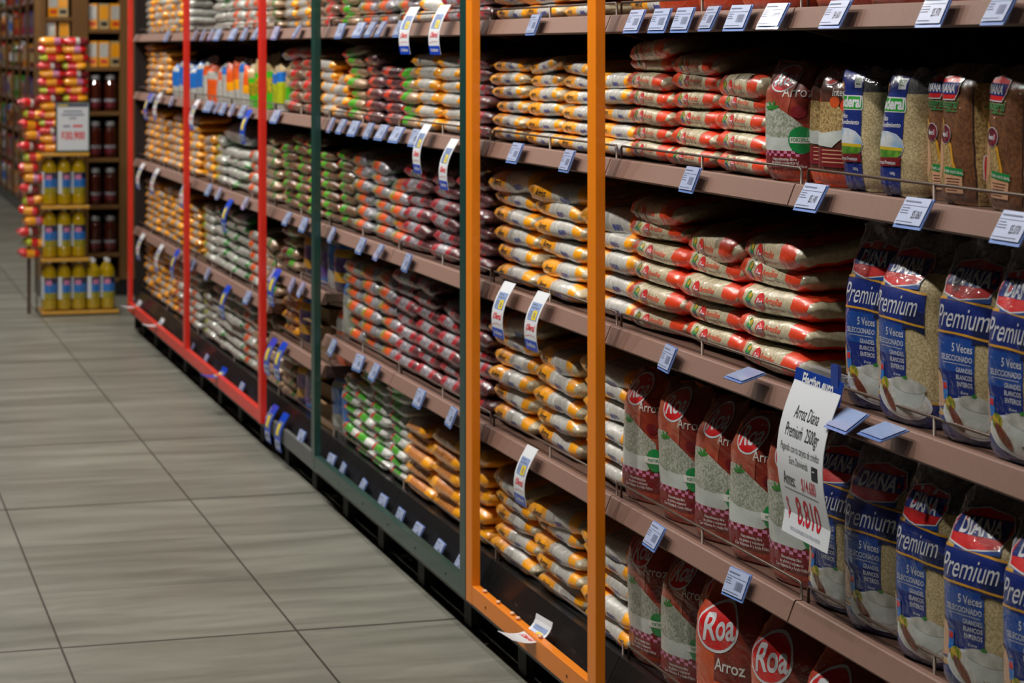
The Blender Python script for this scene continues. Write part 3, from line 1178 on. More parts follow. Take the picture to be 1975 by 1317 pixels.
def diana(seed, W=0.185, D=0.125, HH=0.318, lean=0.0):
    def zone(p, z):
        if z > HH * 0.77:
            return None
        if z < 0.03:
            return 'royal'
        return 'grain'
    d = []
    # bottom blue hem
    d.append((wave(-.17, .21, 0.004, 0.036, 0.005), 'royal'))
    d.append((wave(-.17, .21, 0.036, 0.039, 0.005), 'gold'))
    # tall blue panel with copy
    d.append((rect(-.10, .018, .05, .175), 'royal'))
    d.append((rect(-.10, .018, .112, .175), 'panel_blue'))
    for tx, sz, z in (('5 Veces', .0185, .1435), ('SELECCIONADO', .0125, .129), ('GRANDES', .0105, .1125), ('BLANCOS', .0105, .1015), ('ENTEROS', .0105, .0905)):
        d.append((shift(text2d(tx, sz, 0, 0.008, 'RIGHT', .80), .0145, z), 'logo_white'))
    d.append((rect(-.055, .011, .1245, .1253), 'logo_white'))
    d.append((shift(text2d('Jorge Rausch', .0075, .3, 0.01, 'RIGHT', .8), .011, .071), 'logo_white'))
    d.append((shift(text2d('El arroz', .006, .2, 0.01, 'RIGHT', .86), .004, .0795), 'logo_white'))
    # the cook's arm and packet at the left
    d.append((poly((-.10, .05), (-.060, .055), (-.050, .078), (-.066, .105), (-.10, .115)), 'pale_tan'))
    d.append((rect(-.060, -.046, .066, .096), 'sky_blue'))
    d.append((rect(-.058, -.048, .083, .093), 'logo_red'))
    # ribbon
    d.append((wave(-.11, .062, .160, .216, .006, ph=.4), 'royal'))
    d.append((wave(.012, .062, .154, .186, .006, ph=.4), 'navy'))
    d.append((wave(-.11, .062, .164, .1675, .006, ph=.4), 'gold'))
    d.append((wave(-.11, .062, .2155, .219, .006, ph=.4), 'gold'))
    d.append((shift(text2d('Premium', .048, .45, .0, narrow=.70), -.018, .180), 'logo_white'))
    d.append((poly((-.05, .222), (.045, .222), (.045, .232), (-.05, .232)), 'panel_blue'))
    # shield
    sh = [(-.066, .232), (-.02, .224), (.040, .231), (.056, .255), (.050, .276), (-.005, .284), (-.058, .277), (-.072, .255)]
    d.append((poly(*[(x * 1.04, .254 + (z - .254) * 1.08) for x, z in sh]), 'logo_white'))
    d.append((poly(*sh), 'logo_red'))
    d.append((poly((-.068, .243), (.048, .243), (.053, .270), (-.062, .270)), 'royal'))
    d.append((shift(text2d('DIANA', .033, .12, .03, narrow=.86), -.008, .2445), 'logo_white'))
    # plate
    d.append((ell(.004, .042, .066, .030, -.12), 'logo_white'))
    d.append((ell(.004, .042, .060, .026, -.12), 'milk'))
    d.append((poly((-.016, .068), (.058, .062), (.052, .038), (.036, .026), (.012, .026), (-.008, .044)), 'bowl'))
    d.append((ell(.022, .067, .039, .012, -.06), 'whitepack'))
    d.append((ell(-.040, .061, .013, .012), 'mustard'))
    d.append((ell(-.026, .040, .025, .0085, -.8), 'sausage'))
    d.append((ell(.018, .079, .006, .003), 'leaf'))
    # side gusset prints
    s0 = .155
    d.append((poly((s0 - .016, .145), (s0 + .012, .14), (s0 + .016, .225), (s0 - .012, .228)), 'navy'))
    d.append((shift(text2d('Premium', .022, .3, .012, narrow=.9), s0 + .006, .185, math.pi / 2), 'logo_white'))
    q = s0 - .008
    sd = [(q - .026, .060), (q + .03, .035), (q + .034, .135), (q - .024, .13), (q - .031, .09)]
    d.append((poly(*sd), 'logo_white'))
    d.append((poly(*[(q + .002 + (x - q) * .93, .086 + (z - .086) * .95) for x, z in sd]), 'logo_red'))
    d.append((poly((q - .008, .058), (q + .031, .046), (q + .031, .129), (q - .006, .126)), 'royal'))
    d.append((shift(text2d('DIANA', .027, .1, .03, narrow=.85), q + .022, .088, math.pi / 2), 'logo_white'))
    return standing_bag('long_grain_rice_bag', W, D, HH, 0.78, zone, d, seed, lean=lean, ctop=.86, n=3.0)


def federal(seed, lean=0.0):
    W, D, HH = .118, .085, .215

    def zone(p, z):
        if z > HH * 0.80 and p > 0.048:
            return None
        if p < 0.010 and p > -.10:
            return 'royal'
        if z > HH * 0.80:
            return None
        return 'grain'
    d = [(rect(-.10, .020, .004, .2125), 'royal')]
    d.append((poly((-.09, .15), (.024, .15), (.026, .16), (.022, .178), (-.09, .180)), 'logo_white'))
    d.append((poly((-.09, .152), (.022, .152), (.024, .16), (.020, .176), (-.09, .178)), 'federal_green'))
    d.append((shift(text2d('Federal', .030, 0, .035, 'RIGHT', .78), .021, .156), 'logo_white'))
    d.append((shift(text2d('Alto', .013, .1, .02, 'RIGHT', .85), -.016, .134), 'logo_white'))
    d.append((shift(text2d('Rendimiento', .013, .1, .02, 'RIGHT', .80), .016, .122), 'logo_white'))
    ph = [(-.09, .06), (.010, .06), (.022, .07), (.0265, .084), (.022, .098), (.008, .109), (-.012, .114), (-.05, .114), (-.09, .110)]
    d.append((poly(*ph), 'logo_white'))
    d.append((poly(*[(x - .0015, y * .985 + .001) for x, y in ph]), 'photo_sky'))
    d.append((poly((-.09, .062), (.010, .062), (.020, .070), (.0245, .084), (-.09, .086)), 'field_yellow'))
    d.append((poly((-.09, .062), (.010, .062), (.020, .070), (.0235, .078), (-.09, .081)), 'photo_field'))
    d.append((poly((-.09, .047), (.024, .051), (.021, .058), (.024, .066), (-.09, .062)), 'maroon'))
    d.append((shift(text2d('Arroz Premium', .0088, .1, .02, 'RIGHT', .85), .012, .053), 'logo_white'))
    d.append((shift(text2d('1000g', .007, 0, .01, 'RIGHT', .8), .010, .036), 'logo_white'))
    d.append((rect(.000, .018, .186, .205), 'logo_white'))
    d.append((shift(text2d('ECO', .008, 0, .02), .009, .197), 'leaf'))
    d.append((shift(text2d('PAC', .006, 0, .02), .009, .191), 'leaf'))
    d.append((poly((-.06, .18), (-.034, .182), (-.030, .194), (-.045, .2), (-.06, .196)), 'gold'))
    d.append((shift(text2d('Alto', .012, 0, .03), .085, .14, math.pi / 2), 'navy'))
    d = [(([(x - .010, z if z < .06 else .06 + (z - .06) * (.88 if z < .182 else .93)) for x, z in sh[0]], sh[1]), k_) for sh, k_ in d[:-1]] + [d[-1]]
    d[0] = (rect(-.12, .012, .004, .2125), 'royal')
    return standing_bag('white_rice_bag', W, D, HH, 0.80, zone, d, seed, lean=lean, ctop=.97, t0=.86, dmin=.4, n=2.9)


def integral_burlap(seed, lean=0.0):
    W, D, HH = .116, .085, .222

    def zone(p, z):
        if p > .044 and p < .15:
            return None if z > HH * .86 else 'brown_grain'
        return 'burlap'
    d = [(poly((-.1, .03), (-.01, .03), (.006, .06), (-.004, .10), (-.04, .145), (-.1, .16)), 'gold')]
    d.append((poly((-.1, .03), (-.016, .03), (.0, .06), (-.010, .10), (-.045, .14), (-.1, .152)), 'brown_grain'))
    d.append((ell(-.056, .075, .03, .045), 'pale_tan'))
    d.append((ell(-.022, .118, .0165, .0165), 'logo_white'))
    d.append((ell(-.022, .118, .0155, .0155), 'deep_maroon'))
    d.append((shift(text2d('4en1', .013, 0, .02, narrow=.8), -.022, .114), 'logo_white'))
    d.append((poly((-.022, .052), (.022, .049), (.022, .061), (-.022, .064)), 'green_logo'))
    d.append((shift(text2d('100% NATURAL', .0066, 0, .01), 0, .053, -.06), 'steel_white'))
    d.append((poly((-.022, .020), (.02, .020), (.02, .048), (-.022, .051)), 'pale_tan'))
    for k in range(5):
        d.append((rect(-.018 + .003 * (k % 2), .015 - .002 * k, .043 - .0048 * k, .0445 - .0048 * k), 'choco'))
    d.append((shift(text2d('Integral', .024, .3, .02, 'CENTER', .8), -.022, .162), 'cream'))
    d.append((shift(text2d('Integral', .024, .3, .004, 'CENTER', .8), -.022, .162), 'green_logo'))
    d.append((rect(-.03, .008, .157, .1585), 'green_logo'))
    d.append((poly((-.058, .176), (.000, .176), (.010, .190), (.014, .212), (-.015, .219), (-.052, .212), (-.062, .195)), 'logo_white'))
    d.append((poly((-.056, .178), (-.001, .178), (.008, .190), (.012, .210), (-.015, .217), (-.050, .210), (-.060, .195)), 'logo_red'))
    d.append((poly((-.057, .186), (.005, .186), (.010, .205), (-.055, .205)), 'royal'))
    d.append((shift(text2d('DIANA', .019, .15, .035, narrow=.8), -.024, .189), 'logo_white'))
    # side
    d.append((rect(.043, .0445, .01, .2), 'ink'))
    d.append((shift(text2d('Integral', .026, .25, .02), .080, .125, math.pi / 2), 'green_logo'))
    d.append((shift(text2d('1000 g', .012, 0, .02), .075, .19, math.pi / 2), 'pale_tan'))
    q = .074
    d.append((poly((q - .020, .045), (q + .024, .022), (q + .024, .09), (q - .018, .085)), 'logo_white'))
    d.append((poly((q - .018, .046), (q + .024, .025), (q + .024, .088), (q - .016, .083)), 'logo_red'))
    d.append((poly((q - .004, .042), (q + .024, .030), (q + .024, .086), (q - .002, .082)), 'royal'))
    d.append((shift(text2d('DIANA', .014, .1, .03), q + .014, .060, math.pi / 2), 'logo_white'))
    d = [(([(x, z * .93) for x, z in sh[0]], sh[1]), k_) for sh, k_ in d]
    return standing_bag('brown_rice_bag', W, D, HH, 0.86, zone, d, seed, lean=lean, ctop=.9, t0=.84, dmin=.25, n=2.9)


def integral_choco(seed, lean=0.0):
    W, D, HH = .12, .08, .215

    def zone(p, z):
        if z < .03:
            return 'roa_orange'
        return 'choco' if z < HH * .93 else 'roa_dark'
    d = [(poly((-.08, .085), (.03, .10), (.034, .125), (.0, .15), (-.05, .15), (-.08, .14)), 'brown_grain'),
         (poly((-.08, .075), (.0, .07), (.03, .09), (.03, .102), (-.03, .095), (-.08, .10)), 'bowl'),
         (ell(.028, .145, .014, .012), 'vermilion'), (ell(.0, .15, .012, .010), 'roa_orange'),
         (rect(-.08, .05, .035, .068), 'maroon')]
    d.append((shift(text2d('Arroz', .014, 0, .01, 'RIGHT'), .045, .176), 'steel_white'))
    d.append((shift(text2d('Integral', .019, 0, .012, 'RIGHT', .9), .045, .161), 'steel_white'))
    for k in range(4):
        d.append((rect(-.03, .036 - .004 * (k % 2), .064 - .007 * k, .066 - .007 * k), 'pale_tan'))
    d.append((shift(text2d('1000', .009, 0, .01), .03, .022), 'steel_white'))
    d += logo_roa(-.018, .198, .022, .3)
    return standing_bag('wholegrain_rice_bag', W, D, HH, 0.86, zone, d, seed, lean=lean, ctop=.8, t0=.8, dmin=.2)


def roa_stand(seed, W=.18, D=.10, HH=.29, lean=0.0, plainback=False):
    s = HH / .29

    def zone(p, z):
        if plainback:
            return 'roa_orange' if (p < -.02 or z < .1 * s) else 'roa_dark'
        if z < .035 * s:
            return 'roa_orange'
        if p < -W * .62:
            return 'roa_orange'
        if p > W * .62:
            return 'roa_dark'
        return 'roa_dark' if z > .14 * s else 'roa_tomato'
    d = []
    w = W / .18
    if plainback:
        d += logo_roa(-.015, .205 * s, .052 * w, .25)
        d.append((shift(text2d('Arroz', .034, 0, .012), .02, .125 * s), 'steel_white'))
    else:
        d.append((rect(-.105 * w, -.094 * w, .03 * s, .24 * s), 'cream'))
        d.append((poly((-.094 * w, .165 * s), (-.02, .16 * s), (.02, .15 * s), (.03, .23 * s), (-.094 * w, .25 * s)), 'roa_tomato'))
        d.append((poly((-.094 * w, .10 * s), (.06 * w, .08 * s), (.078 * w, .105 * s), (.072 * w, .135 * s), (.045 * w, .152 * s), (.01 * w, .168 * s), (-.035 * w, .186 * s), (-.07 * w, .184 * s), (-.094 * w, .172 * s)), 'bowl_rice'))
        d.append((poly((-.094 * w, .082 * s), (-.05 * w, .068 * s), (.03 * w, .066 * s), (.066 * w, .085 * s), (.078 * w, .110 * s), (.02 * w, .102 * s), (-.03 * w, .104 * s), (-.094 * w, .118 * s)), 'bowl'))
        d.append((ell(.062 * w, .165 * s, .016, .012), 'maroon'))
        for a in (0.3, 1.2, 2.1, 3.0):
            d.append((ell(-.028 * w + .010 * math.cos(a), .172 * s + .006 * math.sin(a), .0095, .0032, a), 'leaf'))
        d.append((rect(-.094 * w, .09 * w, .058 * s, .072 * s), 'maroon'))
        for q in range(14):
            d.append((rect((-.09 + q * .012) * w, (-.079 + q * .012) * w, (.058 + (q % 2) * .007) * s, (.065 + (q % 2) * .007) * s), 'pink'))
        d.append((rect(-.08 * w, .09 * w, .03 * s, .059 * s), 'maroon'))
        for tx, z in (('Naturalmente libre', .049), ('de gluten y colesterol', .041), ('Con Vitamina A y Ácido Fólico', .033)):
            d.append((shift(text2d(tx, .0085, 0, .008, 'CENTER', .9), .012, z * s), 'steel_white'))
        d.append((ell(.070 * w, .098 * s, .025, .025), 'green_logo'))
        d.append((rect(.040 * w, .100 * w, .091 * s, .105 * s), 'steel_white'))
        d.append((shift(text2d('FORTIPLUS', .009, 0, .02, narrow=.85), .070 * w, .095 * s), 'green_logo'))
        d.append((shift(text2d('Arroz', .028, 0, .0), .052 * w, .200 * s), 'steel_white'))
        d += logo_roa(-.0 * w, .243 * s, .040 * w, .22)
    # side print
    if not plainback:
        d.append((rect(W / 2 + .02, W / 2 + .055, .05 * s, .2 * s), 'cream'))
        d.append((shift(text2d('Arroz', .02, 0, .012), W / 2 + .045, .12 * s, math.pi / 2), 'roa_orange'))
    return standing_bag('tomato_rice_bag', W, D, HH, 0.84, zone, d, seed, lean=lean, ctop=.8, n=2.8)


def stand(meshes, name, x, y, z, rz, label, cat, group, sc=1.0, lean=(0, 0)):
    body, film_, _ = meshes
    o = place_mesh(body, name, (x, y, z + 0.001), (lean[0], lean[1], BAGROT + rz), (sc, sc, sc))
    tag(o, label, cat, group)
    if len(film_.polygons):
        f = place_mesh(film_, 'top_film', (0, 0, 0))
        f.parent = o
        f['label'] = 'clear crumpled plastic at the top of the bag'
    return o


DI = [diana(3), diana(8), diana(21)]
FE = [federal(4), federal(9, .12)]
IB = [integral_burlap(5), integral_burlap(13)]
IC = [integral_choco(6), integral_choco(15)]
RS = [roa_stand(2), roa_stand(12), roa_stand(31)]
RO = [roa_stand(7, .20, .11, .30, plainback=True), roa_stand(17, .20, .11, .30, plainback=True)]
R1 = [roa_stand(41, .13, .085, .225)]

# upper shelf, nearest bays
g = 'standing rice bags on the upper shelf at the right'
zu = SHELF['upper']
stand(R1[0], 'small_tomato_rice_bag', 1.745, 3.955, zu, .30, 'orange-red rice bag standing right of the red stacks, upper shelf', 'rice bag', g)
stand(IC[0], 'wholegrain_rice_bag', 1.775, 3.83, zu, .30, 'chocolate brown rice bag, left one of the two, upper shelf', 'rice bag', g)
stand(IC[1], 'wholegrain_rice_bag', 1.75, 3.735, zu, .30, 'chocolate brown rice bag touching the green and blue bag, upper shelf', 'rice bag', g)
stand(FE[0], 'white_rice_bag', 1.745, 3.62, zu, .26, 'blue and green rice bag, upright, beside the chocolate brown bags', 'rice bag', g)
stand(FE[1], 'white_rice_bag', 1.745, 3.475, zu, .26, 'blue and green rice bag leaning, beside the burlap pattern bags', 'rice bag', g)
stand(IB[0], 'brown_rice_bag', 1.765, 3.345, zu, .16, 'burlap pattern rice bag half hidden behind its right neighbour', 'rice bag', g)
stand(IB[1], 'brown_rice_bag', 1.745, 3.262, zu, .14, 'burlap pattern rice bag in the middle of its three', 'rice bag', g)
stand(IB[0], 'brown_rice_bag', 1.745, 3.115, zu, .12, 'burlap pattern rice bag with tilted logo, above the price tag at right edge', 'rice bag', g, lean=(0, .05))
stand(IB[1], 'brown_rice_bag', 1.745, 2.98, zu, .14, 'burlap pattern rice bag cut off by the right picture edge', 'rice bag', g)
# middle shelf
g = 'blue rice bags on the middle shelf'
zm = SHELF['middle']
stand(DI[0], 'long_grain_rice_bag', 1.765, 3.575, zm, .30, 'blue panel rice bag next to the red stacks, middle shelf', 'rice bag', g)
stand(DI[1], 'long_grain_rice_bag', 1.75, 3.425, zm, .18, 'blue panel rice bag with wide rice side showing, middle shelf', 'rice bag', g)
stand(DI[2], 'long_grain_rice_bag', 1.755, 3.215, zm, .30, 'blue panel rice bag above two bags, third on middle shelf', 'rice bag', g)
stand(DI[0], 'long_grain_rice_bag', 1.745, 3.035, zm, .22, 'blue panel rice bag at the right picture edge, middle shelf', 'rice bag', g)
# lower shelf
g = 'standing rice bags on the lower shelf'
zl = SHELF['lower']
for i, (y, mm, lb) in enumerate(((4.745, 0, 'tomato print rice bag with full green seal, beside orange frame, lower shelf'),
                                 (4.515, 1, 'tomato print rice bag, second from orange frame, lower shelf'),
                                 (4.305, 2, 'tomato print rice bag, third from orange frame, lower shelf'),
                                 (4.115, 0, 'tomato print rice bag, fourth from orange frame, lower shelf'),
                                 (3.925, 1, 'tomato print rice bag half behind the hanging price sign'))):
    stand(RS[mm], 'tomato_rice_bag', 1.755, y, zl, (.16, .22, .24, .24, .24)[i], lb, 'rice bag', g)
stand(DI[1], 'long_grain_rice_bag', 1.76, 3.725, zl, .26, 'blue panel rice bag just right of the hanging sign, lower shelf', 'rice bag', g)
stand(DI[2], 'long_grain_rice_bag', 1.755, 3.555, zl, .40, 'blue panel rice bag, second right of the sign, lower shelf', 'rice bag', g)
stand(DI[0], 'long_grain_rice_bag', 1.75, 3.355, zl, .22, 'blue panel rice bag, third right of the sign, lower shelf', 'rice bag', g)
stand(DI[1], 'long_grain_rice_bag', 1.74, 3.165, zl, .36, 'blue panel rice bag at the right picture edge, lower shelf', 'rice bag', g)
stand(DI[2], 'long_grain_rice_bag', 1.74, 2.98, zl, .3, 'blue panel rice bag beyond the right edge, lower shelf', 'rice bag', g)
# bottom shelf
g = 'standing rice bags on the bottom shelf'
zb = SHELF['bottom']
stand(RS[1], 'tomato_rice_bag', 1.765, 4.745, zb, .18, 'tomato print rice bag beside the orange frame, bottom shelf', 'rice bag', g)
stand(RS[2], 'tomato_rice_bag', 1.765, 4.53, zb, .24, 'tomato print rice bag, second from orange frame, bottom shelf', 'rice bag', g)
stand(RS[0], 'tomato_rice_bag', 1.785, 4.36, zb, .26, 'tomato print rice bag behind the plain orange bags, bottom shelf', 'rice bag', g)
stand(RO[0], 'orange_rice_bag', 1.735, 4.205, zb, .42, 'plain orange rice bag with big logo, left one, bottom shelf', 'rice bag', g)
stand(RO[1], 'orange_rice_bag', 1.745, 3.955, zb, .34, 'plain orange rice bag with big logo, second one, bottom shelf', 'rice bag', g)
stand(RO[0], 'orange_rice_bag', 1.745, 3.70, zb, .34, 'plain orange rice bag with big logo, third one, bottom shelf', 'rice bag', g)
stand(RO[1], 'orange_rice_bag', 1.745, 3.47, zb, .34, 'plain orange rice bag cut by the bottom picture edge', 'rice bag', g)
g = 'blue rice bags of the second row, standing behind'
for z_, nm_, ys_ in ((zm, 'middle', (3.50, 3.31, 3.12)), (zl, 'lower', (3.64, 3.45, 3.26, 3.07))):
    for i, y_ in enumerate(ys_):
        stand(DI[(i + 1) % 3], 'long_grain_rice_bag', 1.905, y_, z_, .15, f'blue panel rice bag in the dark back row, {NUMW[i]} from left, {nm_} shelf', 'rice bag', g)
# yellow bags seen past the right side of the orange post, and red bags on the top shelf
stacks('orange', 'top', [('yellow', 4.80, 2, .04)])
g = 'dark red rice bags on the top shelf'
RT = [roa_stand(51, .20, .11, .25, plainback=True)]
for i, y in enumerate((4.52, 4.29, 4.06, 3.72, 3.50, 3.28, 3.06)):
    stand(RT[0], 'dark_red_rice_bag', 1.76, y, SHELF['top'], .2, f'dark red rice bag on the top shelf, {NUMW[i]} from orange frame', 'rice bag', g)


# ================================================================== tags, offers, sign
def sheet(name, W, Hh, yf, decals, key, back=None, th=0.0012, nz=10, corner=0.0):
    zs = [-Hh * k / nz for k in range(nz + 1)]
    mb = MB()
    vs = []
    for z in zs:
        y, dz = yf(-z)
        for x in (-W / 2, W / 2):
            vs.append((x, y, dz))
    nb = len(vs)
    # normal thickness: simply pushed back in y
    vs2 = [(x, y + th, z) for x, y, z in vs]
    fs = [(2 * i, 2 * i + 1, 2 * i + 3, 2 * i + 2) for i in range(nz)]
    mb.add(vs, fs, key)
    mb.add(vs2, fs, back or key)
    edge = []
    for i in range(nz):
        edge.append((2 * i, 2 * i + 2, nb + 2 * i + 2, nb + 2 * i))
        edge.append((2 * i + 1, 2 * i + 3, nb + 2 * i + 3, nb + 2 * i + 1))
    edge.append((0, 1, nb + 1, nb))
    edge.append((2 * nz, 2 * nz + 1, nb + 2 * nz + 1, nb + 2 * nz))
    mb.add(vs + vs2, edge, back or key)
    ys = sorted(zs)
    for lay, (sh, k) in zip(levels(decals), decals):
        c = cut2d(sh, [], ys)
        pts = []
        for x, z in c[0]:
            y, dz = yf(-z)
            y2, dz2 = yf(-z + 0.001)
            n = Vector((0, -(dz - dz2), (y - y2))).normalized() if abs(dz - dz2) + abs(y - y2) > 0 else Vector((0, -1, 0))
            if n.y > 0:
                n = -n
            q = Vector((x, y, dz)) + n * (0.0006 + 0.0002 * lay)
            pts.append(q)
        mb.add(pts, c[1], k)
    return mb.mesh(name)


def tilt(a, y0=0.0):
    return lambda d: (y0 - d * math.sin(a), -d * math.cos(a))


def bars(x0, x1, z0, n, dz, th, key='tag_print', seed=0):
    r = random.Random(seed)
    return [(rect(x0, x0 + (x1 - x0) * r.uniform(.55, 1), z0 - k * dz - th * .62, z0 - k * dz), key) for k in range(n)]


def barcode(x0, x1, z0, z1, seed=0, key='tag_print'):
    r = random.Random(seed)
    out = []
    x = x0
    while x < x1:
        wd = r.choice((.0005, .0008, .0012))
        out.append((rect(x, x + wd, z0, z1), key))
        x += wd + r.choice((.0006, .001))
    return out


def make_tag(price, seed, blank=False):
    a = 0.42
    m = MB()
    # blue framed holder with a rolled lower edge and a hook over the rail
    hold = sheet('holder', .084, .054, tilt(a, .0015), [], 'tag_blue', th=.0025)
    d = []
    if not blank:
        d += bars(-.034, .034, -.006, 1, .006, .0040, seed=seed)
        d.append((rect(-.038, .038, -.0145, -.0138), 'tag_print'))
        d += bars(-.036, -.006, -.018, 3, .0045, .0022, seed=seed + 3)
        if price:
            d.append((shift(text2d(price, .020, 0, .0, 'CENTER', .50), .016, -.0355), 'tag_ink'))
        else:
            d += barcode(.002, .03, -.036, -.020, seed)
        d += bars(-.036, .030, -.042, 1, .004, .0018, seed=seed + 5)
    pap = sheet('paper', .078, .047, tilt(a, -.0012), d, 'tag_blue_flat' if blank else 'tag_paper', th=.0008)
    return hold, pap


def place_tag(meshes, y, z, label, group, rz=0.0, extra=0.0, name='price_tag', parts=('holder', 'ticket'), dx=0.0):
    root = thing(name, label, 'price tag', (XL + 0.004 + dx, y, z), (extra, 0, BAGROT + rz), group)
    for me, pn in zip(meshes, parts):
        o = bpy.data.objects.new(pn, me)
        COL.objects.link(o)
        o.parent = root
    return root


TZ = 0.012       # top of a tag above the shelf surface
TP = {}
for pr in ('', '$5.140', '$5.060', '$5.070', '$4.600', '$5.970'):
    TP[pr] = make_tag(pr, len(TP) * 3 + 1)
BL = make_tag('', 99, True)
RT2 = random.Random(5)


def tag_row(shelf, sect, ys, z=None, prices=None, word='price tag'):
    z = SHELF[shelf] if z is None else z
    for i, y in enumerate(ys):
        pr = prices[i] if prices else ''
        place_tag(TP[pr], y, z + TZ, f'blue framed price tag, {NUMW[i]} on the {shelf} shelf rail, {SECT[sect]}',
                  f'price tags on the {shelf} rail, {SECT[sect]}', RT2.uniform(-.1, .1), RT2.uniform(-.12, .06), dx=-.008)


tag_row('top', 'near', [4.56, 4.41, 4.28, 4.13, 3.99, 3.82, 3.555, 3.20, 2.99], prices=['', '', '', '', '', '', '$4.600', '$5.970', ''])
tag_row('upper', 'near', [4.24, 3.655, 3.265, 2.955], prices=['', '$5.140', '$5.060', '$5.070'])
tag_row('middle', 'near', [4.365], prices=[''])
tag_row('lower', 'near', [4.435, 4.0], prices=['', ''])
tag_row('top', 'orange', [5.28])
tag_row('upper', 'orange', [5.43, 5.02])
tag_row('top', 'green', [7.43, 7.14, 6.98, 6.84, 6.62])
tag_row('upper', 'green', [7.57, 7.40, 7.22, 7.01, 6.83, 6.64, 6.43])
tag_row('middle', 'green', [7.56, 7.12, 6.87, 6.53])
tag_row('lower', 'green', [7.55, 7.16, 6.93, 6.38, 6.03])
tag_row('bottom', 'green', [7.58, 7.40, 7.10, 6.84, 6.62, 6.40, 6.16, 5.95], z=.172)
tag_row('top', 'gap', [8.56, 8.14])
tag_row('upper', 'gap', [8.55])
tag_row('middle', 'gap', [8.32, 8.03])
tag_row('lower', 'gap', [8.60, 8.25, 8.07], z=.70)
tag_row('bottom', 'gap', [8.62, 8.08], z=.172)
tag_row('top', 'red', [11.4, 10.5, 10.28, 10.05, 9.88, 9.48, 9.22, 8.95])
tag_row('upper', 'red', [11.9, 11.25, 10.15, 10.05, 9.88, 9.74, 9.52, 9.26])
tag_row('middle', 'red', [10.12, 9.85, 9.2])
tag_row('lower', 'red', [10.6, 10.16, 9.15])
tag_row('bottom', 'red', [10.6, 10.2, 9.3], z=.172)
# two empty holders knocked up flat, and one above the sign
g = 'empty price holders bent up flat'
place_tag(BL, 3.93, SHELF['middle'] + .022, 'empty clear price holder bent up under the large red bags', g, 0, -.85, dx=-.004)
place_tag(BL, 3.50, SHELF['middle'] + .012, 'empty clear price holder right beside the hanging sign', g, 0, -.55, dx=-.004)
place_tag(BL, 3.355, SHELF['middle'] + .010, 'empty clear price holder bent up under the blue bags', g, 0, -.85, dx=-.004)


def offer_mesh(seed, blue=False, bend=0.0):
    W, Hh = .082, .142

    def yf(d):
        t = d / Hh
        if bend:
            return (-.012 - .10 * t ** 1.6, -d * (1 - .75 * t) * .75)
        return (-.006 - .030 * t - .018 * math.sin(math.pi * t), -d * .965)
    if blue:
        dd = [(rect(-.030, .030, -.088, -.030), 'tag_print'), (rect(-.026, .006, -.082, -.04), 'tag_yellow'), (rect(-.034, .034, -.132, -.10), 'tag_blue_flat'),
              (rect(-.02, .02, -.124, -.108), 'tag_print')]
        return sheet('offer_card', W, Hh, yf, dd, 'offer_blue')
    d = [(rect(-.030, .032, -.068, -.026), 'tag_blue_flat')]
    d += bars(-.024, .026, -.030, 2, .007, .0045, seed=seed)
    d.append((rect(-.002, .026, -.066, -.044), 'tag_yellow'))
    d += bars(-.028, -.006, -.048, 3, .0055, .003, seed=seed + 1)
    d.append((shift(text2d('8', .02, 0, .01), .012, -.062), 'tag_print'))
    d.append((shift(text2d('¡Oferta!', .023, .25, .02, narrow=.8), 0, -.093), 'offer_red'))
    d.append((poly((-.034, -.108), (.0, -.1035), (.034, -.106), (.034, -.1068), (.0, -.1045), (-.034, -.1092)), 'offer_red'))
    d.append((rect(-W / 2, W / 2, -Hh, -.117), 'offer_blue'))
    d.append((shift(text2d('EuroBaratos', .0145, .2, .02, narrow=.8), 0, -.133), 'paper'))
    return sheet('offer_card', W, Hh, yf, d, 'paper')


OFF = offer_mesh(1)
OFB = offer_mesh(2, True)
OFW = offer_mesh(3, False, .3)
OBW = offer_mesh(4, True, .3)


def offer(me, y, z, label, group, rz=0.0, s=1.0):
    o = place_mesh(me, 'offer_card', (XL + .002, y, z), (0, 0, BAGROT + rz), (s, 1, s))
    tag(o, label, 'price card', group)


g = 'white offer cards in the orange frame'
offer(OFF, 5.50, SHELF['middle'] + .030, 'white and blue offer card, left of two, middle rail, orange frame', g, .05)
offer(OFF, 5.22, SHELF['middle'] + .034, 'white and blue offer card, right of two, middle rail, orange frame', g, .05)
offer(OFF, 5.31, SHELF['lower'] + .026, 'white and blue offer card on the lower rail, orange frame', g, .02)
offer(OFW, 5.20, SHELF['bottom'] - .005, 'white card bent out over the orange bottom rail', g, .1, 1.2)
g = 'white offer cards in the green frame'
offer(OFF, 6.46, SHELF['top'] + .05, 'white offer card, left of two, top rail, green frame', g, .1)
offer(OFF, 6.12, SHELF['top'] + .05, 'white offer card, right of two, top rail, green frame', g, .1)
offer(OFF, 6.31, SHELF['upper'] + .03, 'white offer card, left of two, upper rail, green frame', g)
offer(OFF, 6.02, SHELF['upper'] + .0, 'white offer card beside the orange post, upper rail, green frame', g)
g = 'blue offer cards on the shelf rails'
